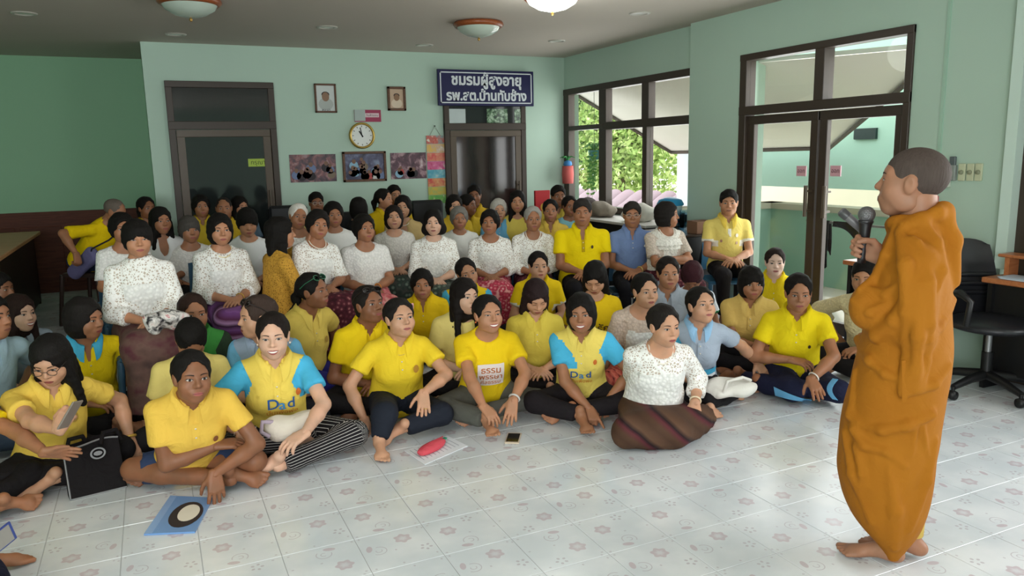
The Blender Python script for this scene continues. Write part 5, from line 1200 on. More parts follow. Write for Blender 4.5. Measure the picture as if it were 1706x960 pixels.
person('person in bright yellow polo sitting nearest the glass door', 1291, 437, 'cross', 4, 6, 0, s=.92, shirt=polo('#e6cb1e'), bottom=pants(BLK), hair=('tied', '#241a16'), tone='pale', lod=1, group=G_S, ppm=198)
# --- front chairs
CH = []
def seated(*a, **k):
    k.setdefault('s', .93); I = person(*a, pose='chair', **k); CH.append(I); return I
seated('person in white lace with a patterned handbag, leftmost of the lace row', 229, 398, b=8, h=6, pitch=0, w=1.06, s=.97, shirt=laceb('high', 1.5), bottom=skirt('mauve'), hair=('shortbangs', DK), tone='mid', eyes='narrow', lod=0, group=G_C, ppm=268, extras=[('bangle', -1, '#e8e4e0', .006)])
seated('person in lace blouse with wide sleeves and purple sarong', 367, 383, b=16, h=10, w=1.06, s=.97, shirt=laceb('round', 1.5, yoke=.33, flare=.03), bottom=skirt('purple'), hair=('bob', DK), tone='mid', lod=0, group=G_C, ppm=228, extras=[('necklace', '#e8d8a0', .0035, .01), ('bangle', -1, '#c9a24a', .004)])
seated('person in ochre lace blouse turned away', 468, 388, b=110, h=95, lean=4, s=1.0, shirt=dict(mat=lace('#c9973a', '#9a7028', 70.0, .3), kind='round', sleeve=1.4, hem=.14), bottom=pants(BLK), hair=('long', DK), tone='mid', lod=0, group=G_C, ppm=222, L=dict(t=(-.1, .3, .95), fd=(0, .3, .9)))
seated('person in white lace and necklace next to the ochre lace blouse', 530, 375, b=24, h=16, roll=-8, side=-4, s=.93, shirt=laceb('wide', .95), bottom=skirt('wine'), hair=('shortf', '#1a1614'), tone='tan', lod=1, group=G_C, ppm=214, extras=[('necklace',)])
seated('person in white crochet blouse and coral sarong', 607, 381, b=12, h=24, pitch=4, w=1.18, s=.95, shirt=blouse(sleeve=.75), bottom=skirt('coral'), hair=('shortf', DK), tone='tan', lod=0, group=G_C, ppm=200, extras=[('bangle', -1, '#d88a2a', .005)])
seated('person in cream knit top holding the chin high', 656, 363, b=6, h=4, pitch=8, w=.98, s=.92, shirt=blouse('#e4e0d8', sleeve=.7), bottom=skirt('green'), hair=('bob', '#1c1512'), tone='light', lod=1, group=G_C, ppm=178)
seated('person in white lace and green sarong, middle of the lace row', 722, 371, b=2, h=-2, w=1.08, s=.95, shirt=laceb('round', 1.3), bottom=skirt('green'), hair=('curly', DK), tone='fair', lod=0, group=G_C, ppm=190)
seated('person in white lace and pink flowered sarong', 816, 371, b=2, h=-8, pitch=4, w=1.08, s=.93, shirt=laceb('wide', 1.35), bottom=skirt('floralpink'), hair=('shortf', DK), tone='tan', lod=0, group=G_C, ppm=182)
seated('person in white lace with thick white beads', 888, 365, b=6, h=8, w=1.0, s=.95, shirt=laceb('wide', 1.5), bottom=skirt('wine'), hair=('bun', '#9a9690'), tone='tan', lod=0, group=G_C, ppm=180, extras=[('necklace', '#efe8dc', .0055, .02)])
seated('person in bright yellow polo on a chair beside the blue shirt', 970, 354, b=6, h=0, w=1.2, s=1.02, male=True, shirt=polo('#ecd00c', pmat=cloth('#b89a10')), bottom=pants('#17161a'), hair=('short', '#2a2624'), tone='tan', eyes='narrow', lod=0, group=G_C, ppm=184, decal=[crest(-.08, .33, '#4a3a12', .012)])
seated('person in blue button shirt and eyeglasses', 1053, 358, b=8, h=4, w=.95, s=.98, male=True, shirt=dict(mat=cloth('#7288b4'), kind='shirt'), bottom=pants('#1b1b20'), hair=('short', '#2a2623'), tone='tan', lod=0, group=G_C, ppm=180, extras=[('glasses', '#b8b0a4'), ('bangle', -1, '#c9b06a', .006)])
seated('person in ruffled white blouse with folded arms looking right', 1112, 358, b=30, h=80, w=1.05, s=.97, shirt=dict(mat=knit('#e6e2d8'), kind='wide', sleeve=.75, look='lace', smat=knit('#cfc0b2')), bottom=skirt('wine'), hair=('bob', '#1e1a18'), tone='tan', lod=0, group=G_C, ppm=184, extras=[('necklace', '#efe8dc', .0045, .01), ('ruffle', knit('#e9e5dc'))], R=dict(t=(-.05, .22, .62), pole=(1, .2, -.6), fd=(-1, .1, 0)), L=dict(t=(.06, .24, .66), pole=(-1, .2, -.6), fd=(1, .1, 0)))
M13 = seated('person in pale yellow polo with white cuffs sitting alone by the door', 1214, 338, b=14, h=2, w=.95, s=1.0, male=True, shirt=polo('#e2cc70', trim=cloth('#e8e4d8'), smat=cloth('#e2cc70'), cmat=cloth('#dfc050'), pmat=cloth('#e8e4da')), bottom=pants('#1d1a1c'), hair=('short', DK), tone='mid', lod=0, group=G_C, ppm=178, decal=[crest(-.07, .33, '#e8e0d0', .014), crest(.075, .28, '#a87a6a', .011), crest(-.07, .26, '#c8a890', .012)])
# --- rear chairs
def rear(label, px, py, ppm, h=5, shirt=None, hair=('tied', DK), tone='mid', **k):
    k.setdefault('b', h * .5); return seated(label, px, py, h=h, ppm=ppm, shirt=shirt, hair=hair, tone=tone, bottom=k.pop('bottom', pants(BLK)), lod=k.pop('lod', 2), group=G_D, **k)
BM = rear('person in bright yellow shirt bending over with a lilac sling bag', 192, 352, 168, 60, dict(mat=cloth('#eac80c'), kind='round', sleeve=.85), ('halo', '#6a6058'), 'tan', b=52, pitch=-22, lean=36, male=True, s=1.02, lod=1, w=1.12, bottom=pants('#2c3a58'), R=dict(t=('d', 127, 424, 176), pole=(1, -.6, .3), fd=(.1, .2, -1), k='grip'))
rear('person in white knit close behind the patterned handbag holder', 204, 381, 222, 12, blouse(), ('shortf', DK), 'tan', smile=True, lod=1)
rear('person in open white collar glancing right by the alcove corner', 268, 368, 198, 20, dict(mat=cloth('#e4e6e6'), kind='vneck', sleeve=.9), ('long', DK), 'tan', lod=1, extras=[('earring',)])
rear('person in white knit between two lace blouses at the left', 316, 383, 196, 14, blouse(), ('shortbangs', '#4a4642'), 'tan', lod=1)
rear('person in plain white tee looking down beside the ochre lace', 412, 371, 200, 6, tee('#e2e4e4'), ('shortbangs', DK), 'mid', pitch=-14, lod=1, eyes='down', w=1.08)
rear('person in yellow by the edge of the green alcove', 244, 347, 160, 30, polo('#e2be1c'), ('pony', DK), 'dark', s=.98)
rear('person in yellow before the dark left door, leftmost of three', 335, 344, 160, 10, polo('#d8b93a'), ('shortf', DK), 'tan', s=.95)
rear('person in yellow before the dark left door, middle of three', 373, 347, 158, 0, polo('#cfae30'), ('halo', '#2a2522'), 'tan', male=True, s=1.0)
rear('person in slate blue before the dark left door, rightmost of three', 400, 345, 152, 30, polo('#5f7488'), ('long', DK), 'mid', s=.98)
rear('person in white knit right behind the ochre lace blouse', 497, 361, 188, 14, blouse(), ('bun', '#d8d4cc'), 'tan', roll=-10)
rear('person in eyeglasses and beige tee below the left wall photo', 527, 338, 148, 10, tee('#cdbd7a'), ('short', DK), 'dark', male=True, s=.96, extras=[('glasses', '#c8c4bc')])
rear('person in plain white blouse behind the lace and necklace wearer', 556, 358, 184, 10, tee('#e6e6e2', sleeve=.8), ('shortf', DK), 'tan')
rear('person in black facing away from the camera', 598, 348, 166, 170, tee('#26242a'), ('bob', DK), 'tan')
rear('person in yellow turned sideways below the right wall photo', 640, 332, 150, 60, polo('#e4c01c'), ('pony', DK), 'mid', s=.95)
rear('person in yellow sitting highest below the right wall photo', 657, 325, 143, 20, polo('#d8b42a'), ('short', DK), 'mid', s=.98)
rear('person in beige cardigan with a necklace behind the cream knit', 671, 345, 163, -4, dict(mat=cloth('#cdb27a'), kind='vneck', sleeve=1.4), ('bob', DK), 'light', extras=[('necklace',)], s=.96, lod=1)
rear('person in plain white tee behind the green sarong wearer', 765, 364, 168, 6, tee('#e4e4de'), ('shortf', '#77736d'), 'tan', lod=1)
rear('person in yellow left of the curtained back door', 757, 343, 158, 16, polo('#dcb93a'), ('bob', DK), 'light')
rear('person in yellow turned right before the curtained back door', 779, 342, 150, 60, polo('#d2b02e'), ('short', DK), 'dark', male=True)
rear('person in yellow sitting highest before the curtained back door', 790, 326, 141, 0, polo('#cfa92c'), ('short', DK), 'dark', male=True, s=1.0)
rear('person in sky blue shirt in the rear rows', 831, 350, 156, 8, polo('#69a8cc'), ('shortf', '#b5b1a9'), 'light', lod=1)
rear('person in pale yellow tee at the right edge of the curtained door', 862, 336, 156, 0, tee('#d6c25c'), ('long', DK), 'mid', s=.98)
rear('person in gold polo just left of the seated bright yellow polo', 917, 351, 163, 2, polo('#d8b650'), ('pony', DK), 'tan', lod=1)
rear('person in olive polo beside the red folder', 930, 327, 148, 14, polo('#c9b04a'), ('short', DK), 'dark', male=True, s=1.0)
rear('person in pale blue top with a white hair clip', 949, 344, 160, 20, tee('#7fb4c0'), ('tied', DK), 'dark', s=.85, extras=[('clip', '#e8e8e8')])
# --- chairs
def chair_meshes(mt):
    P = {}; m = MB(); m.box((-.20, -.14, .355), (.20, .28, .385), mt, bev=.012); P['seat'] = m
    m = MB(); G = np.array([[((.19 - .02 * (j / 6)) * u, -.17 - .06 * (j / 6) - .03 * (1 - u * u), .43 + .36 * j / 6) for j in range(7)] for u in np.linspace(-1, 1, 9)]); m.grid(G, mt, True, thick=.014); P['backrest'] = m
    for sx in (-1, 1):
        for sy, y0, y1 in ((0, -.14, -.2), (1, .25, .28)):
            m = MB(); m.tube([(sx * .185, y0, .37), (sx * .21, y1, 0)], [.022, .017], mt, 8); P[('leg', sx, sy)] = m
        m = MB(); m.tube([(sx * .19, -.19, .46), (sx * .20, -.15, .37)], .016, mt, 8); P[('back_post', sx)] = m
    return P
_cm = {}
def chair_for(I, col, label, grp):
    if col not in _cm:
        _cm[col] = {}
        for k, m in chair_meshes(plain(col, .4, .4, 0.0, 'chair_plastic')).items():
            o = m.build('x'); _cm[col][k] = o.data; bpy.data.objects.remove(o)
    t = thing('plastic_chair', label, 'chair', I['base'], I['yaw'], grp); t.scale = (1, 1, (I['seat'] - .012) / .385)
    for k, me in _cm[col].items():
        if (I is BM or 'ochre' in I['label'][:20]) and ('back' in (k if isinstance(k, str) else k[0])): continue
        add(k if isinstance(k, str) else k[0], me, t)
    return t
for I in CH:
    if I is M13: chair_for(I, '#3f7394', 'blue plastic chair under the person sitting alone by the door', 'plastic chairs under the seated audience')
    else: chair_for(I, '#3a2c26' if I is BM else '#2f4f66', ' '.join(('chair under the ' + I['label'].replace(',', '')).split()[:16]), 'chairs in the packed rows')
# ---------------------------------------------------------------- the standing monk
def monk():
    D0 = 3.06
    base = onz(1485, 930, 0); dv = nrm(V3(base[0], base[1], 0)); rv = V3(dv[1], -dv[0], 0); bb = -93 * RAD; fw = -dv * math.cos(bb) + rv * math.sin(bb); yaw = math.atan2(-fw[0], fw[1]); Rw = rotz(yaw)
    root = thing('person', 'barefoot person in a draped orange robe standing and speaking into a microphone', 'person', base, yaw)
    loc = lambda P: Rw.T @ (np.asarray(P) - base)
    cl = loc(CAM_C)
    def P3(x, y, off=0.0):      # where the sight line meets his side plane; off = towards his right, away from the camera
        d = Rw.T @ cam_ray(x, y); return cl + d * (off - cl[0]) / d[0]
    rows = [(922, 1480, 1502, .07), (900, 1456, 1520, .12), (870, 1428, 1543, .15), (840, 1404, 1552, .17), (800, 1393, 1558, .185), (760, 1391, 1565, .195), (700, 1399, 1574, .20), (660, 1407, 1582, .205), (600, 1424, 1592, .205), (560, 1434, 1592, .20), (520, 1440, 1591, .20), (480, 1446, 1590, .20), (440, 1456, 1586, .19), (412, 1466, 1580, .16), (388, 1478, 1572, .11), (366, 1490, 1562, .072)]
    prof = []
    for y, l, r, rx in rows: a, b = P3(l, y), P3(r, y); prof.append(((a[2] + b[2]) / 2, rx, (a[1] - b[1]) / 2 * .97, (a[1] + b[1]) / 2))
    T0 = (V3(0, 0, 0), np.eye(3)); ops = [('u', p_loft(T0, prof), 0)]
    # shoulders, bent left arm under the robe
    ops += [('u', p_cone(P3(1530, 408, -.06), P3(1532, 438, -.165), .066, .058), .06), ('u', p_cone(P3(1530, 408, .06), P3(1530, 438, .17), .066, .058), .06),
            ('u', p_cone(P3(1532, 440, -.17), P3(1528, 560, -.19), .058, .058), .04), ('u', p_cone(P3(1528, 560, -.19), P3(1450, 512, -.12), .058, .055), .04), ('u', p_ell(P3(1442, 508, -.10), (.09, .055, .08)), .04),
            ('u', p_cone(P3(1522, 440, .19), P3(1500, 545, .2), .055, .05), .04), ('u', p_cone(P3(1500, 545, .2), P3(1474, 455, .09), .05, .045), .04)]
    base_ops = list(ops)
    def ridge(pts, r, k, lift=.0):
        Q = []
        for x, y in pts:
            d = Rw.T @ cam_ray(x, y); d = d / np.linalg.norm(d); t = 2.1
            for _ in range(60):
                q = evaluate(base_ops, (cl + d * t)[None])[0]; t += max(min(q, .1), -.02) * .8
                if t > 4.2: break
            if t < 4.0: Q.append(cl + d * (t - lift))
        r = [x * 1.3 for x in ([r] * len(Q) if np.isscalar(r) else list(r)[:len(Q)])]; k = k * .8
        for i in range(len(Q) - 1): ops.append(('u', p_cone(Q[i], Q[i + 1], r[i], r[i + 1]), k))
    ridge([(1490, 372), (1510, 378), (1535, 372), (1556, 358)], .020, .012, .004); ridge([(1556, 360), (1580, 385), (1588, 425), (1588, 470)], [.028, .026, .018, .008], .02)
    ridge([(1540, 376), (1560, 405), (1568, 450), (1562, 480)], [.018, .018, .014, .006], .015); ridge([(1493, 384), (1476, 425), (1458, 462), (1432, 482)], [.016, .016, .014, .01], .015)
    ridge([(1500, 388), (1509, 440), (1514, 520), (1512, 600), (1506, 655)], [.018, .022, .022, .02, .016], .012, .012); ridge([(1530, 405), (1546, 470), (1548, 540), (1540, 600), (1530, 648)], [.014, .018, .018, .016, .014], .014, .008); ridge([(1520, 400), (1530, 480), (1530, 560), (1522, 650)], [.016, .018, .018, .016], .02, .010)
    ridge([(1414, 535), (1432, 562), (1462, 560), (1490, 535), (1506, 505)], [.012, .02, .018, .014, .008], .018); ridge([(1420, 500), (1450, 520), (1480, 505)], [.008, .012, .006], .016); ridge([(1450, 480), (1476, 490), (1500, 470)], [.006, .012, .006], .016)
    ridge([(1432, 566), (1450, 600), (1475, 622), (1502, 632)], [.016, .016, .014, .01], .016); ridge([(1592, 560), (1578, 610), (1556, 640), (1534, 648)], [.012, .016, .014, .01], .018); ridge([(1588, 500), (1566, 545), (1550, 570)], [.012, .014, .006], .018)
    ridge([(1403, 672), (1430, 705), (1470, 716), (1510, 708), (1552, 690)], [.008, .016, .018, .016, .01], .018); ridge([(1425, 715), (1440, 742), (1475, 752), (1510, 778)], [.016, .016, .012, .006], .018); ridge([(1428, 745), (1436, 790), (1434, 820)], [.014, .012, .004], .02)
    ridge([(1524, 716), (1520, 758)], [.010, .005], .01); ridge([(1537, 714), (1546, 760)], [.010, .005], .01); ridge([(1408, 720), (1420, 790), (1452, 870)], [.008, .014, .006], .024); ridge([(1558, 735), (1544, 800), (1515, 885)], [.008, .016, .006], .024); ridge([(1480, 780), (1492, 850), (1490, 915)], [.006, .016, .01], .03)
    ridge([(1425, 620), (1418, 690), (1430, 700)], [.01, .014, .006], .02)
    ring = [P3(1488, 374), P3(1502, 372, -.062), P3(1535, 366, -.082), P3(1562, 356, -.05), P3(1572, 352, .0), P3(1562, 356, .05), P3(1535, 366, .082), P3(1502, 372, .062)]
    for i in range(8): ops.append(('u', p_cone(ring[i], ring[(i + 1) % 8], .024, .024), .02))
    ops += [('u', p_cone(P3(1570, 356), P3(1588, 400), .035, .03), .03), ('u', p_cone(P3(1588, 400), P3(1592, 470), .03, .015), .03)]
    # opening of the neck
    ops.append(('s', p_cone(P3(1528, 392), P3(1524, 335), .05, .068), .008))
    V, F = sdf_mesh(ops, .0085, folds(9, .003, 18.))
    m = Mat('orange_robe_cloth', srgb('#9a5e14'), .8, .15); v = m.coord(); n = m.noise(v, 4, 3); m.col(m.mix(n, srgb('#935812'), srgb('#a66a1a'))); m.bump(m.noise(v, 16, 3, .5, 1.0) + m.noise(v, 500, 1) * .03, .35, .015); ROBE = m.m
    add('robe', raw_mesh('robe', V, [F], None, [ROBE]), root)
    # hanging end of the robe below the arm strip
    g = MB(); G = np.zeros((6, 8, 3))
    for i, x in enumerate(np.linspace(1503, 1530, 6)):
        for j, y in enumerate(np.linspace(600, 660 + (10 if i < 2 else 0) - i * 2, 8)):
            d = Rw.T @ cam_ray(x, y); d /= np.linalg.norm(d); t = 2.1
            for _ in range(50): q = evaluate(base_ops, (cl + d * t)[None])[0]; t += max(min(q, .1), -.02) * .8
            G[i, j] = cl + d * (t - .03 - .004 * math.sin(i * 2.5))
    g.grid(G, ROBE, True, thick=.006); g.build('robe_end', root)
    # body: head, neck, hand, feet
    A = Acc(); mats = [skin('#9a7058'), plain('#c4bcb2', .3), plain('#17100d', .35), plain('#8a5a4c', .45), plain('#241e1b', .7), plain('#ece8e0', .3)]
    hc = P3(1519, 303, .0); hs = 1.12; Rh = rotz(-3 * RAD) @ rotx(6 * RAD); Hd = head_geo(0, True, False, 'narrow')
    hx = lambda V: (V * hs) @ Rh.T + hc
    for Vh, Fh, Mh in zip(Hd.V, Hd.F, Hd.M): A.V.append(hx(Vh)); A.F.append(Fh + A.n); A.M.append(Mh)
    A.n += Hd.n
    wr = P3(1470, 428, -.02); el = P3(1500, 520, .12)
    anL = P3(1476, 915, -.045); anL[2] = .072; anR = P3(1514, 915, .06); anR[2] = .072
    sk = [('u', p_cone(P3(1528, 420), hx(np.array([[0, -.03, -.05]]))[0], .066, .060), 0), ('u', p_cone(P3(1500, 430, .1), el, .05, .042), .03), ('u', p_cone(el, el + (wr - el) * .4, .042, .043), .02), ('u', p_cone(el + (wr - el) * .4, wr, .043, .027), .02),
          ('u', p_cone(anL + V3(.02, -.02, .45), anL + V3(0, 0, .1), .055, .036), .02), ('u', p_cone(anL + V3(0, 0, .12), anL, .036, .032), .02), ('u', p_cone(anR + V3(-.02, .02, .45), anR + V3(0, 0, .1), .055, .036), .02), ('u', p_cone(anR + V3(0, 0, .12), anR, .036, .032), .02), ('u', p_cone(P3(1528, 430), V3(0, 0, .5), .08, .08), .03), ('u', p_cone(V3(0, 0, .5), anL + V3(.02, -.02, .45), .07, .055), .03), ('u', p_cone(V3(0, 0, .5), anR + V3(-.02, .02, .45), .07, .055), .03)]
    V, F = sdf_mesh(sk, .008); A.put(V, F, 0)
    mic_t, mic_b = P3(1443, 356, -.05), P3(1435, 438, -.03)
    # gripping hand: palm towards the camera, fingers round the handle
    V, F = hand_geo(0, 'grip'); X = V.copy(); X[:, 0] *= -1; Fr = frame(V3(.1, .9, .42), V3(1, 0.0, .0)); A.put(X * 1.08 @ Fr.T + wr + V3(-.012, .0, .0), F[:, ::-1], 0)
    for an, sd in ((anL, -1), (anR, 1)):
        V, F = foot_geo(0); X = V.copy() * 1.05; X[:, 0] *= -sd; Fr = frame(V3(sd * .1, 1, -.0), V3(0, 0, 1)); W = X @ Fr.T + an; W[:, 2] -= W[:, 2].min() - .002; A.put(W, F if sd < 0 else F[:, ::-1], 0)
    add('body', A.mesh('body', mats), root)
    V, F = hair_geo(0, 'buzz'); ho = add('hair', raw_mesh('hair', V * hs, [F], None, [hairm('#4a403b')]), root); ho.matrix_local = Matrix([list(Rh[i]) + [hc[i]] for i in range(3)] + [[0, 0, 0, 1]])
    q = MB(); q.lathe([(.052, .17), (.05, .1), (.048, .02), (.045, .02)], cloth('#d8b860'), 16, anR + V3(0, 0, 0)); q.build('under_robe', root)
    # microphones
    def mic(label, top, bot, ball, col, colh):
        u = nrm(top - bot); t = thing('microphone', label, 'microphone', base + Rw @ bot, yaw); Rm = frame(V3(1, 0, 0) if abs(u[0]) < .9 else V3(0, 1, 0), u); L = np.linalg.norm(top - bot)
        if ball:
            q = MB(); q.lathe([(0, 0), (.015, 0), (.017, .02), (.021, L * .72), (.024, L * .8)], plain(col, .35, .5), 16, R=Rm); q.build('handle', t)
            q = MB(); q.lathe([(.024, L * .80), (.027, L * .82), (.027, L * .85), (.024, L * .86)], plain('#3a3a3c', .3, .6, .6), 16, R=Rm); q.build('collar_ring', t)
            mm = Mat('microphone_mesh', srgb('#6a6a6c'), .4, .5); mm.b.inputs['Metallic'].default_value = .6; mm.bump(mm.voronoi(mm.coord(), 260), .6, .003); rr = .031
            q = MB(); q.lathe([(rr * math.sin(a), L - rr * .2 - rr * math.cos(a)) for a in np.linspace(.6, math.pi, 12)], mm.m, 20, R=Rm); q.build('grille', t)
        else:
            q = MB(); q.lathe([(0, 0), (.016, 0), (.017, L), (.013, L + .004), (0, L + .004)], plain(col, .4, .5), 16, R=Rm); q.build('handle', t)
            q = MB(); q.lathe([(.0175, L * .72), (.0185, L * .74), (.0185, L * .96), (.0175, L * .98)], plain(colh, .4, .5), 16, R=Rm); q.build('end_sleeve', t)
    mic('black handheld microphone with round grille held by the one in the orange robe', mic_t, mic_b, True, '#1b191c', '')
    mic('second grey microphone handle sticking out of the hand of the orange robe wearer', P3(1403, 352, .03), P3(1443, 388, .01), False, '#5c5a5c', '#3c3c3e')
monk()
# ---------------------------------------------------------------- furniture
BLKL = plain('#1a1b20', .38, .5, 0.0, 'black_leather'); BLKP = plain('#141416', .45, .4, 0.0, 'black_plastic')
def office_chair():
    p = onz(1650, 668, 0); t = thing('office_chair', 'black high-backed office chair on castors beside the orange robe', 'chair', (p[0] + .12, p[1] + .12, 0), 0)
    d = nrm(V3(p[0], p[1], 0)); r = V3(d[1], -d[0], 0); f = -d * math.cos(40 * RAD) + r * math.sin(40 * RAD); t.rotation_euler = (0, 0, math.atan2(-f[0], f[1]))
    for k in range(5):
        a = k * 2 * math.pi / 5 + .3; c, s = math.cos(a), math.sin(a); m = MB(); m.tube([(0, 0, .13), (.16 * c, .16 * s, .115), (.31 * c, .31 * s, .085)], [.035, .028, .02], BLKP, 8); lg = m.build('base_arm', t)
        m = MB(); m.lathe([(0, -.022), (.028, -.022), (.032, 0), (.028, .022), (0, .022)], BLKP, 14, (.31 * c, .31 * s, .033), R=rotz(a) @ rotx(HP)); m.tube([(.31 * c, .31 * s, .05), (.31 * c, .31 * s, .09)], .012, BLKP, 6); m.build('castor', lg)
    m = MB(); m.tube([(0, 0, .1), (0, 0, .28)], .035, BLKP, 14); m.tube([(0, 0, .27), (0, 0, .42)], .02, plain('#8a8a8c', .3, .6, .6), 12); m.build('gas_lift', t)
    ops = [('u', p_ell((0, .02, .47), (.27, .27, .055)), 0), ('i', big(lambda P: .425 - P[..., 2]), 0)]; V, F = sdf_mesh(ops, .015); add('seat', raw_mesh('seat', V, [F], None, [BLKL]), t)
    G = np.array([[(u * (.235 - .03 * (j / 12) ** 3), -.24 - .10 * (j / 12) - .05 * (1 - u * u) + .03 * math.sin(math.pi * j / 12), .46 + .52 * j / 12 - .04 * u ** 4 * (j == 12)) for j in range(13)] for u in np.linspace(-1, 1, 13)]); m = MB(); m.grid(G[::-1], BLKL, True, thick=.07); m.build('backrest', t)
    for z in (.62, .68, .74):
        j = (z - .46) / .52; y = -.24 - .10 * j + .03 * math.sin(math.pi * j); m = MB(); m.tube([(u * .22, y - .05 * (1 - u * u) + .006, z) for u in np.linspace(-1, 1, 11)], .016, BLKL, 8); m.build('cushion_roll', t)
    for s in (-1, 1): m = MB(); m.tube([(s * .25, -.2, .5), (s * .31, -.1, .55), (s * .33, .0, .68), (s * .32, .12, .70), (s * .31, .2, .66), (s * .28, .14, .5)], [.018, .02, .022, .026, .02, .018], BLKP, 8); m.build('armrest', t)
office_chair()
def desk(label, x0, x1, y0, y1, z, top, side):
    t = thing('desk', label, 'desk', (0, 0, 0)); boxes('desktop', top, [((x0, y0, z - .035), (x1, y1, z))], t, .006)
    boxes('side_panel', side, [((x0 + .03, y0 + .03, 0), (x1 - .03, y0 + .06, z - .035))], t); boxes('side_panel', side, [((x0 + .03, y1 - .06, 0), (x1 - .03, y1 - .03, z - .035))], t); boxes('modesty_panel', side, [((x0 + .06, y0 + .05, .12), (x0 + .085, y1 - .05, z - .035))], t); return t
M_ORW = wood('orange_brown_wood', '#a5623a', '#b8744a', .35)
desk('long orange brown desk behind the office chair at the right edge', 4.90, 5.17, 2.15, 3.2, .75, M_ORW, BLKP)
desk('small dark desk with brown top beside the glass door behind the orange robe', 4.80, 5.17, 3.52, 4.24, .75, M_ORW, BLKP)
q_ = onz(1665, 420, .93); t = thing('desk_shelf', 'small curved wooden desktop shelf at the right edge', 'shelf', (0, 0, 0)); boxes('shelf_board', M_ORW, [((5.0, 2.85, .88), (5.15, 3.17, .90))], t, .006); boxes('shelf_leg', M_ORW, [((5.02, 3.1, .75), (5.12, 3.13, .88))], t); boxes('shelf_leg', M_ORW, [((5.02, 2.88, .75), (5.12, 2.91, .88))], t)
q_ = (5.03, 2.98, 0); m = MB()
for i in range(4): m.box((q_[0] - .12 - .004 * i, q_[1] - .1 + .006 * i, .752 + i * .004), (q_[0] + .03, q_[1] + .1 + .004 * i, .7555 + i * .004), plain(['#c9ccd4', '#dfe2e6', '#a9b4c0', '#b8c4d0'][i], .6))
tag(m.build('paper_stack'), 'thin stack of papers on the desk at the right edge', 'papers')
# long table at the left edge
t = thing('conference_table', 'long brown topped table with dark apron at the left edge', 'table', (0, 0, 0)); p1 = onz(67, 385, .84)
boxes('tabletop', M_TABLE, [((p1[0] - 1.0, 7.0, .80), (p1[0], p1[1], .84))], t, .006); boxes('apron_panel', M_DARKW, [((p1[0] - .10, 7.05, .03), (p1[0] - .07, p1[1] - .05, .80))], t); boxes('end_panel', M_DARKW, [((p1[0] - .95, p1[1] - .10, .0), (p1[0] - .07, p1[1] - .06, .80))], t); boxes('end_panel', M_DARKW, [((p1[0] - .95, 7.06, .0), (p1[0] - .07, 7.1, .80))], t)
# table along the window with bundles
t = thing('side_table', 'dark low table along the corner window holding bundles', 'table', (0, 0, 0)); boxes('tabletop', plain('#c9c6c0', .5), [((4.72, 6.75, .80), (5.26, 9.0, .83))], t, .005); boxes('body_panel', BLKP, [((4.76, 6.8, 0), (5.24, 8.95, .80))], t)
def bundle(label, px, py, z, rx, ry, rz, mat, name='cloth_bundle', cat='bundle', seed=1, amp=.012):
    p = onX(px, py, 5.0); V, F = sdf_mesh([('u', p_ell((0, 0, 0), (rx, ry, rz)), 0), ('u', p_ell((0, ry * .4, -.02), (rx * .9, ry * .7, rz * .8)), .03), ('i', big(lambda P: -rz * .8 - P[..., 2]), 0)], .012, folds(seed, amp, 30.))
    return tag(add(name, raw_mesh(name, V, [F], None, [mat]), None, (5.0, p[1], z + rz * .8)), label, cat)
bundle('grey brown cloth bundle on the window table behind the seated bright yellow polo', 1000, 355, .83, .15, .3, .10, cloth('#8d8478')); bundle('cream cloth bundle on the window table left of the ruffled blouse', 1065, 362, .83, .16, .22, .11, cloth('#d2cec4'), seed=4); bundle('dark bag on the window table nearest the corner', 978, 350, .83, .14, .2, .12, cloth('#4a4240'), seed=6)
p = onX(1114, 340, 5.0); t = thing('tub', 'white tub with bright blue lid on the window table', 'tub', (5.02, p[1], .83)); zt = p[2] - .83
m = MB(); m.lathe([(0, 0), (.11, 0), (.13, zt)], plain('#cfe0e4', .4), 20); m.build('tub_body', t); m = MB(); m.lathe([(.14, zt - .015), (.145, zt), (.12, zt + .045), (.05, zt + .07), (0, zt + .075)], plain('#2a8fc0', .4), 20); m.build('lid', t)
t = thing('cabinet', 'low black cabinet between the window and the door', 'cabinet', (0, 0, 0)); q_ = onz(1150, 378, .8); boxes('body', BLKP, [((4.62, 5.98, 0), (5.19, 6.66, .78))], t, .005); boxes('top_board', plain('#3a2c24', .4), [((4.6, 5.96, .78), (5.195, 6.68, .80))], t, .004)
for i in range(2): dr = boxes('door', plain('#1f1c1c', .4), [((4.605, 6.0 + i * .33, .05), (4.62, 6.31 + i * .33, .75))], t, .003); boxes('knob', plain('#8a8478', .3, .5, .5), [((4.585, 6.28 + i * .08, .4), (4.606, 6.30 + i * .08, .44))], dr)
M_CUP = glassmat('thin_blue_plastic', (.72, .85, .92, 1))
for i, (dx, dy, lab) in enumerate(((0, 0, 'front'), (.12, .12, 'rear'), (.02, .2, 'left'))):
    t = thing('cup_stack', {'front': 'stack of clear blue plastic cups on the black cabinet, front one', 'rear': 'stack of clear blue plastic cups on the black cabinet, nearest the wall', 'left': 'stack of clear blue plastic cups on the black cabinet, leftmost'}[lab], 'cups', (4.82 + dx, 6.28 + dy, .80), group='plastic cup stacks')
    for k in range(5): m = MB(); m.lathe([(0, .0), (.03, .0), (.042, .11)], M_CUP, 14, (0, 0, k * .025)); m.build('cup', t)
t = thing('storage_box', 'brown cardboard box on the black cabinet', 'box', (4.9, 6.08, .80)); boxes('carton', plain('#7a5a44', .7), [((-.1, -.08, 0), (.1, .08, .12))], t, .004); boxes('flap', plain('#6a4c38', .7), [((-.1, -.002, .12), (.1, .078, .125))], t)
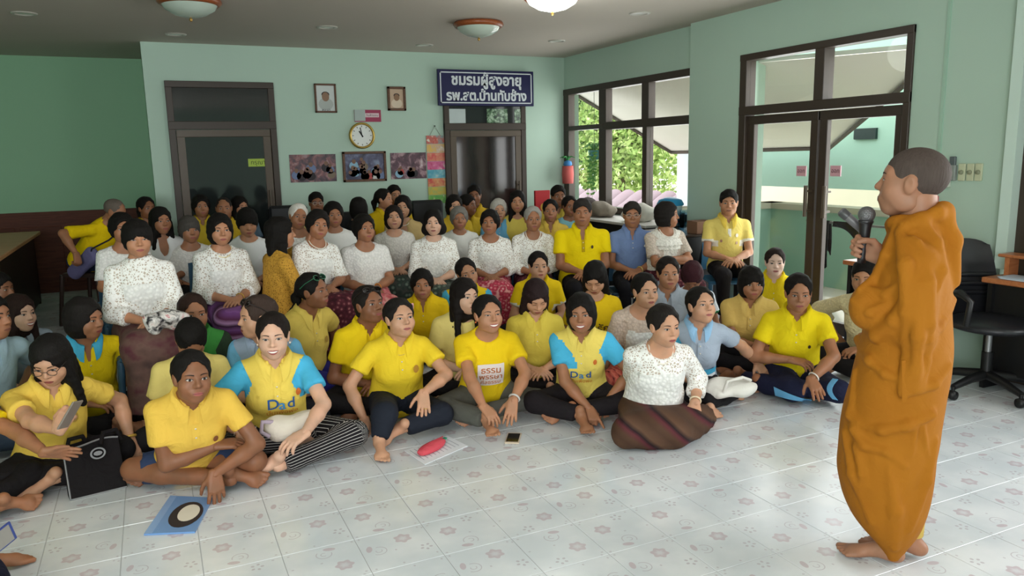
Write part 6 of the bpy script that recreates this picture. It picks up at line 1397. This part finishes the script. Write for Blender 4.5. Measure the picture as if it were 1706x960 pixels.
# cabinet carrying the red folder
p = BWp(903, 330, .5); t = thing('low_cabinet', 'low dark cabinet against the back wall under the red folder', 'cabinet', (p[0], YB - .5, 0)); zz_ = p[2] - .30; boxes('body', M_DARKW, [((-.4, -.2, 0), (.4, .25, zz_))], t, .004); boxes('door', M_DARKW, [((-.39, -.212, .04), (-.01, -.2, zz_ - .03))], t); boxes('door', M_DARKW, [((.01, -.212, .04), (.39, -.2, zz_ - .03))], t)
# black armchairs against the back wall
for px0, px1, py, lab in ((447, 512, 344, 'black padded armchair against the back wall left of the photos'), (566, 604, 354, 'black padded armchair against the back wall under the framed group photo'), (684, 738, 335, 'black padded armchair against the back wall beside the poster strip')):
    a, b = onY(px0, py, 9.1), onY(px1, py, 9.1); w = max(b[0] - a[0], .42); t = thing('armchair', lab, 'armchair', ((a[0] + b[0]) / 2, 9.0, 0), group='black armchairs by the back wall'); zt = a[2]
    boxes('backrest', BLKL, [((-w / 2, .08, .35), (w / 2, .22, zt))], t, .03); boxes('seat', BLKL, [((-w / 2, -.4, .2), (w / 2, .1, .42))], t, .03)
    for s in (-1, 1): boxes('armrest', BLKL, [((s * w / 2 - .05, -.4, .2), (s * w / 2 + .05, .2, .6))], t, .02)
    for sx in (-1, 1):
        for sy in (-.35, .15): m = MB(); m.tube([(sx * (w / 2 - .06), sy, 0), (sx * (w / 2 - .06), sy, .22)], .02, BLKP, 8); m.build('leg', t)
# black jacket hanging on a rail outside the glass door
def jacket():
    t = thing('black_jacket', 'black jacket draped over a rail outside the glass door', 'jacket', (5.75, 0, 0)); a, b = onX(1378, 372, 5.75), onX(1432, 380, 5.75); M = cloth('#1e1d20')
    m = MB(); m.tube([(0, a[1] + .25, a[2] + .01), (0, b[1] - .35, a[2] + .01)], .012, plain('#8a8a88', .3, .5, .6)); m.build('rail', t)
    for y in (a[1] + .22, b[1] - .32): m = MB(); m.tube([(0, y, -.03), (0, y, a[2] + .01)], .012, plain('#8a8a88', .3, .5, .6)); m.build('rail_post', t)
    for sgn in (-1, 1):
        G = np.array([[(sgn * (.014 + .02 * abs(math.sin(v * 2 + u * 7)) * v), a[1] + .05 - u * (a[1] - b[1]) * .25, a[2] + .025 - v * (.42 if sgn < 0 else .3) - .03 * math.sin(u * 9) * v) for v in np.linspace(0, 1, 12)] for u in np.linspace(0, 1, 14)]); m = MB(); m.grid(G, M, True, thick=.008); m.build('cloth_half', t)
        G = np.array([[(sgn * (.014 + .015 * v), a[1] - (a[1] - b[1]) * (.25 + .75 * u), a[2] + .025 - v * (.05 + .12 * u ** 3)) for v in np.linspace(0, 1, 6)] for u in np.linspace(0, 1, 12)]); m = MB(); m.grid(G, M, True, thick=.008); m.build('sleeve', t)
jacket()
# ---------------------------------------------------------------- small things on the floor and in laps
def flat(label, name, cat, pts, th, mat, z=.001):
    P = [onz(x, y, 0) for x, y in pts]; c = np.mean(P, 0); t = thing(name, label, cat, (c[0], c[1], z)); m = MB(); k = len(P); Q = [(p[0] - c[0], p[1] - c[1], 0) for p in P] + [(p[0] - c[0], p[1] - c[1], th) for p in P]
    n = np.cross(np.array(Q[1]) - Q[0], np.array(Q[2]) - Q[1])[2]; o = list(range(k)) if n > 0 else list(range(k))[::-1]
    m.poly(Q, [tuple(k + i for i in o), tuple(o[::-1])] + [(o[i], o[(i + 1) % k], o[(i + 1) % k] + k, o[i] + k) for i in range(k)], mat); return t, m, c
t, m, c = flat('light blue plastic document folder lying on the floor tiles', 'document_folder', 'folder', [(240, 893), (325, 889), (355, 832), (284, 829)], .008, Mat('blue_folder_plastic', srgb('#6f98cc'), .25, .5).m); m.build('cover', t)
def on_folder(u, v):  # u along the long edge
    A, B, C_, D_ = [onz(x, y, 0) for x, y in ((240, 893), (325, 889), (355, 832), (284, 829))]; return (A * (1 - u) + B * u) * (1 - v) + (D_ * (1 - u) + C_ * u) * v - c
for (rx, rz, col, zz_, nm, uu, vv) in ((.34, .36, '#2f2d33', .0092, 'printed_oval', .62, .48), (.22, .24, '#e2dccf', .0098, 'printed_inner_oval', .66, .52)):
    q = MB(); V, F = disc_geo(rx, rz, 24, 1); q.poly([on_folder(uu + a[0], vv + a[1]) * [1, 1, 0] + [0, 0, zz_] for a in V], F, plain(col, .4)); q.build(nm, t)
q = MB(); q.poly([on_folder(u, v) * [1, 1, 0] + [0, 0, .0088] for u, v in ((0, 0), (.16, 0), (.16, 1), (0, 1))], [(0, 1, 2, 3)], Mat('folder_flap', srgb('#86a9d8'), .2, .5).m); q.build('flap', t)
t, m, c = flat('white printed papers lying on the floor under the red case', 'paper_sheets', 'papers', [(674, 752), (708, 775), (779, 744), (745, 727)], .003, plain('#e4e8ee', .6)); m.build('sheet', t)
pm = MB()
for i in range(9):
    a, b = onz(690 + i * 6, 760 - i * 2.6, 0) - c, onz(728 + i * 4.5, 742 - i * 1.2, 0) - c; pass
pm = MB(); A_, B_, C2, D2 = [onz(x, y, 0) - c for x, y in ((674, 752), (708, 775), (779, 744), (745, 727))]
for i in range(10):
    v = .08 + i * .09; p0 = (A_ * (1 - v) + D2 * v); p1 = (B_ * (1 - v) + C2 * v); a = p0 * .9 + p1 * .1; b = p0 * .2 + p1 * .8; e = nrm(D2 - A_) * .002; pm.poly([a - e + [0, 0, .0036], b - e + [0, 0, .0036], b + e + [0, 0, .0036], a + e + [0, 0, .0036]], [(0, 1, 2, 3)], plain('#9aa0b0', .7))
pm.build('printed_lines', t)
a, b = onz(700, 757, .02), onz(738, 735, .02); d = b - a; L = np.linalg.norm(d); t = thing('pencil_case', 'coral red pencil case lying on the papers', 'pencil case', (a + b) / 2 * [1, 1, 0] + [0, 0, .004], math.atan2(d[1], d[0]))
V, F = sdf_mesh([('u', p_ell((0, 0, .02), (L * .56, .045, .026)), 0), ('i', big(lambda P: np.abs(P[..., 0]) - L * .5), 0), ('i', big(lambda P: -P[..., 2] + .001), 0)], .005, folds(2, .0015, 60.)); add('pouch', raw_mesh('pouch', V, [F], None, [cloth('#d0525e')]), t)
m = MB(); m.tube([(-L * .5, 0, .042), (0, .004, .0475), (L * .5, 0, .042)], .0035, plain('#b03a48', .5), 6); m.build('zip', t); m = MB(); m.box((L * .5, -.008, .02), (L * .5 + .03, .012, .028), plain('#2f8a6a', .5)); m.build('pull_tab', t)
def phone(label, p, R, back='#d8c8b4', face='#1b1715'):
    t = thing('smartphone', label, 'phone', p); t.matrix_world = Matrix([list(R[i]) + [p[i]] for i in range(3)] + [[0, 0, 0, 1]])
    m = MB(); m.box((-.036, -.07, 0), (.036, .07, .008), plain(back, .3, .5, .2), bev=.003); m.build('case', t); m = MB(); m.box((-.03, -.056, .0079), (.03, .056, .0088), plain(face, .1, .6)); m.build('screen', t); return t
p = onz(855, 732, .0); phone('gold rimmed smartphone lying on the floor tiles', p + [0, 0, .001], rotz(-YAW - .12) * 1.15)
# black document bag beside the woman in glasses
def black_bag():
    a, b = onz(118, 835, 0), onz(212, 812, 0); d = b - a; L = np.linalg.norm(d); t = thing('document_bag', 'black fabric bag with grey piping and round crest standing on the floor', 'bag', (a + b) / 2 * [1, 1, 0], math.atan2(d[1], d[0])); M = cloth('#1d1a1c'); G_ = plain('#8f8f92', .6)
    lean_ = .10; h = .235; G = np.array([[(u * L, lean_ * v + .03 * math.sin(u * 5) * v, .004 + h * v - .03 * v * abs(u) ** 2) for v in np.linspace(0, 1, 9)] for u in np.linspace(-.5, .5, 13)]); m = MB(); m.grid(G, M, True, thick=.006); m.build('front_panel', t)
    G2 = G + np.array([0, .07, 0]); m = MB(); m.grid(G2, M, True, thick=.006); m.build('back_panel', t)
    for i in (0, -1): m = MB(); m.grid(np.stack([G[i], G2[i]], 0), M, True, thick=.004); m.build('gusset', t)
    m = MB(); m.grid(np.stack([G[:, 0], G2[:, 0]], 1), M, True, thick=.004); m.build('bottom', t)
    m = MB(); m.tube(list(G[0, ::-1]) + list(G[:, 0]), .004, G_, 5, False); m.tube(list(G[:, -1]), .005, G_, 5, False); m.build('piping', t)
    V, F = disc_geo(.035, .03, 20, 1, .75); m = MB(); m.poly([(v_[0] + .02, lean_ * .62 - .008, .19 + v_[1]) for v_ in V], F, G_); V, F = disc_geo(.02, .012, 10, 1); m.poly([(v_[0] + .02, lean_ * .62 - .008, .19 + v_[1]) for v_ in V], F, G_); m.build('crest', t)
    for k, x in ((0, -.06), (1, .09)): m = MB(); m.tube([(x - .05, .10, h - .02), (x - .03, .13, h + .03), (x + .03, .14, h + .03), (x + .05, .15, h - .03)], .012, M, 6); m.build('strap', t)
black_bag()
def sack(label, info, loc_, r, mat, name='tote_bag', seed=3, ops=None, h=.012):
    p = to_world(info, loc_); o = ops or [('u', p_ell((0, 0, 0), r), 0), ('u', p_ell((r[0] * .5, .02, -r[2] * .2), (r[0] * .6, r[1] * .8, r[2] * .8)), .03)]
    V, F = sdf_mesh(o, h, folds(seed, .016, 34.)); t = thing(name, label, 'bag', p, info['yaw']); add('bag_body', raw_mesh('bag_body', V, [F], None, [mat]), t); return t
M_TOTE = cloth('#d9d0c2')

def lap(info, px, py, z): return info['Rw'].T @ (onz(px, py, z) - info['base'])
t = sack('cream cloth tote bag in the lap above the pinstriped trousers', F4, lap(F4, 490, 706, .24), (.15, .07, .055), M_TOTE, seed=8)
m = MB(); m.tube([(.1, .02, .03), (.16, .05, .05), (.17, .06, .0), (.13, .06, -.03)], .012, plain('#a99aa8', .7), 6); m.build('handle', t)
t = sack('white canvas bag on the knees of the person in grey polo', F10, lap(F10, 1215, 645, .17), (.15, .08, .06), cloth('#e0ddd6'), seed=12); m = MB(); m.tube([(-.12, .03, .05), (-.05, .1, .09), (.04, .1, .07), (.06, .08, -.02)], .010, cloth('#e0ddd6'), 6); m.build('handle', t)
C1 = CH[0]; t = sack('small black and white patterned handbag on the lap of a lace blouse wearer', C1, C1['Rw'].T @ (CAM_C + cam_ray(280, 532) * FPX / 296 - C1['base']), (.12, .045, .065), sarong('bw') if False else printmat('handbag_print', [(.38, srgb('#2a282c')), (.5, srgb('#b8b4b0')), (.6, srgb('#dcd8d2')), (.72, srgb('#b04a58'))], 26, 3), name='handbag', seed=5)
# black sling bag behind the woman in glasses, lilac sling bag of the bald man
p = onz(212, 690, .12); t = thing('shoulder_bag', 'black leather shoulder bag on the floor behind the eyeglasses wearer', 'bag', (p[0] + .1, p[1] + .12, .0), .4); V, F = sdf_mesh([('u', p_ell((0, 0, .12), (.13, .06, .13)), 0), ('i', big(lambda P: -P[..., 2] + .003), 0)], .012, folds(7, .006, 25.)); add('bag_body', raw_mesh('bag_body', V, [F], None, [BLKL]), t); m = MB(); m.tube([(-.1, 0, .2), (-.06, 0, .36), (.05, 0, .36), (.1, 0, .2)], .008, BLKL, 6); m.build('strap', t)

P_ = CAM_C + cam_ray(137, 437) * FPX / 172; t = thing('sling_bag', 'lilac grey sling bag hanging from the bending person in yellow', 'bag', P_, -.4 - YAW)
V, F = sdf_mesh([('u', p_cone((-.14, 0, -.09), (.13, 0, .1), .05, .05), 0), ('u', p_cone((-.10, 0, -.13), (.17, 0, .05), .045, .045), .06), ('i', big(lambda P: np.abs(P[..., 1]) - .04), 0)], .012, folds(3, .004, 20.)); add('bag_body', raw_mesh('bag_body', V, [F], None, [cloth('#6f6c94')]), t)
Q_ = CAM_C + cam_ray(196, 388) * FPX / 176; d_ = rotz(.4 + YAW) @ (Q_ - P_); m = MB(); m.tube([(.12, 0, .06), (.2, -.04, .14), d_ * .75, d_], .008, plain('#2a2830', .6), 6); m.build('strap', t)
# phones held
hp = CAM_C + cam_ray(118, 692) * FPX / 380; phone('dark smartphone held up by the eyeglasses wearer', hp, F2['Rw'] @ frame(V3(-.45, .25, .8), V3(.55, -.7, .3)), '#8a8078', '#2a2a30')
p = CAM_C + cam_ray(-4, 902) * FPX / 470; phone('smartphone with blue edge held at the bottom left corner', p, rotz(.45 - YAW) @ roty(1.35) @ rotx(.6), '#3a4a8a', '#8d8a84')

# light blue curves on the navy trousers
def ribbon(info, pts, mat, name):
    cl = info['Rw'].T @ (CAM_C - info['base']); G = []
    for x, y, w, ang in pts:
        row = []
        for e in np.linspace(-1, 1, 4):
            d = nrm(info['Rw'].T @ cam_ray(x + math.cos(ang) * w * e, y + math.sin(ang) * w * e)); t = 3.0
            for _ in range(80): q = evaluate(info['bops'], (cl + d * t)[None])[0] - .011; t += max(min(q, .1), -.03) * .8
            row.append(cl + d * t)
        G.append(row)
    m = MB(); m.grid(np.array(G), mat, True, thick=-.003); m.build(name, info['bo'])
LB = cloth('#6fb2e0')
ribbon(F11, [(1290 + 62 * u, 652 + 16 * math.sin(u * 1.5), 6.5 * (1 - u) + 1, 1.4) for u in np.linspace(0, 1, 9)], LB, 'side_curve')
ribbon(F11, [(1392 - 10 * math.sin(u * 3.1), 632 + 34 * u, 4.5, .2) for u in np.linspace(0, 1, 9)], LB, 'side_curve')
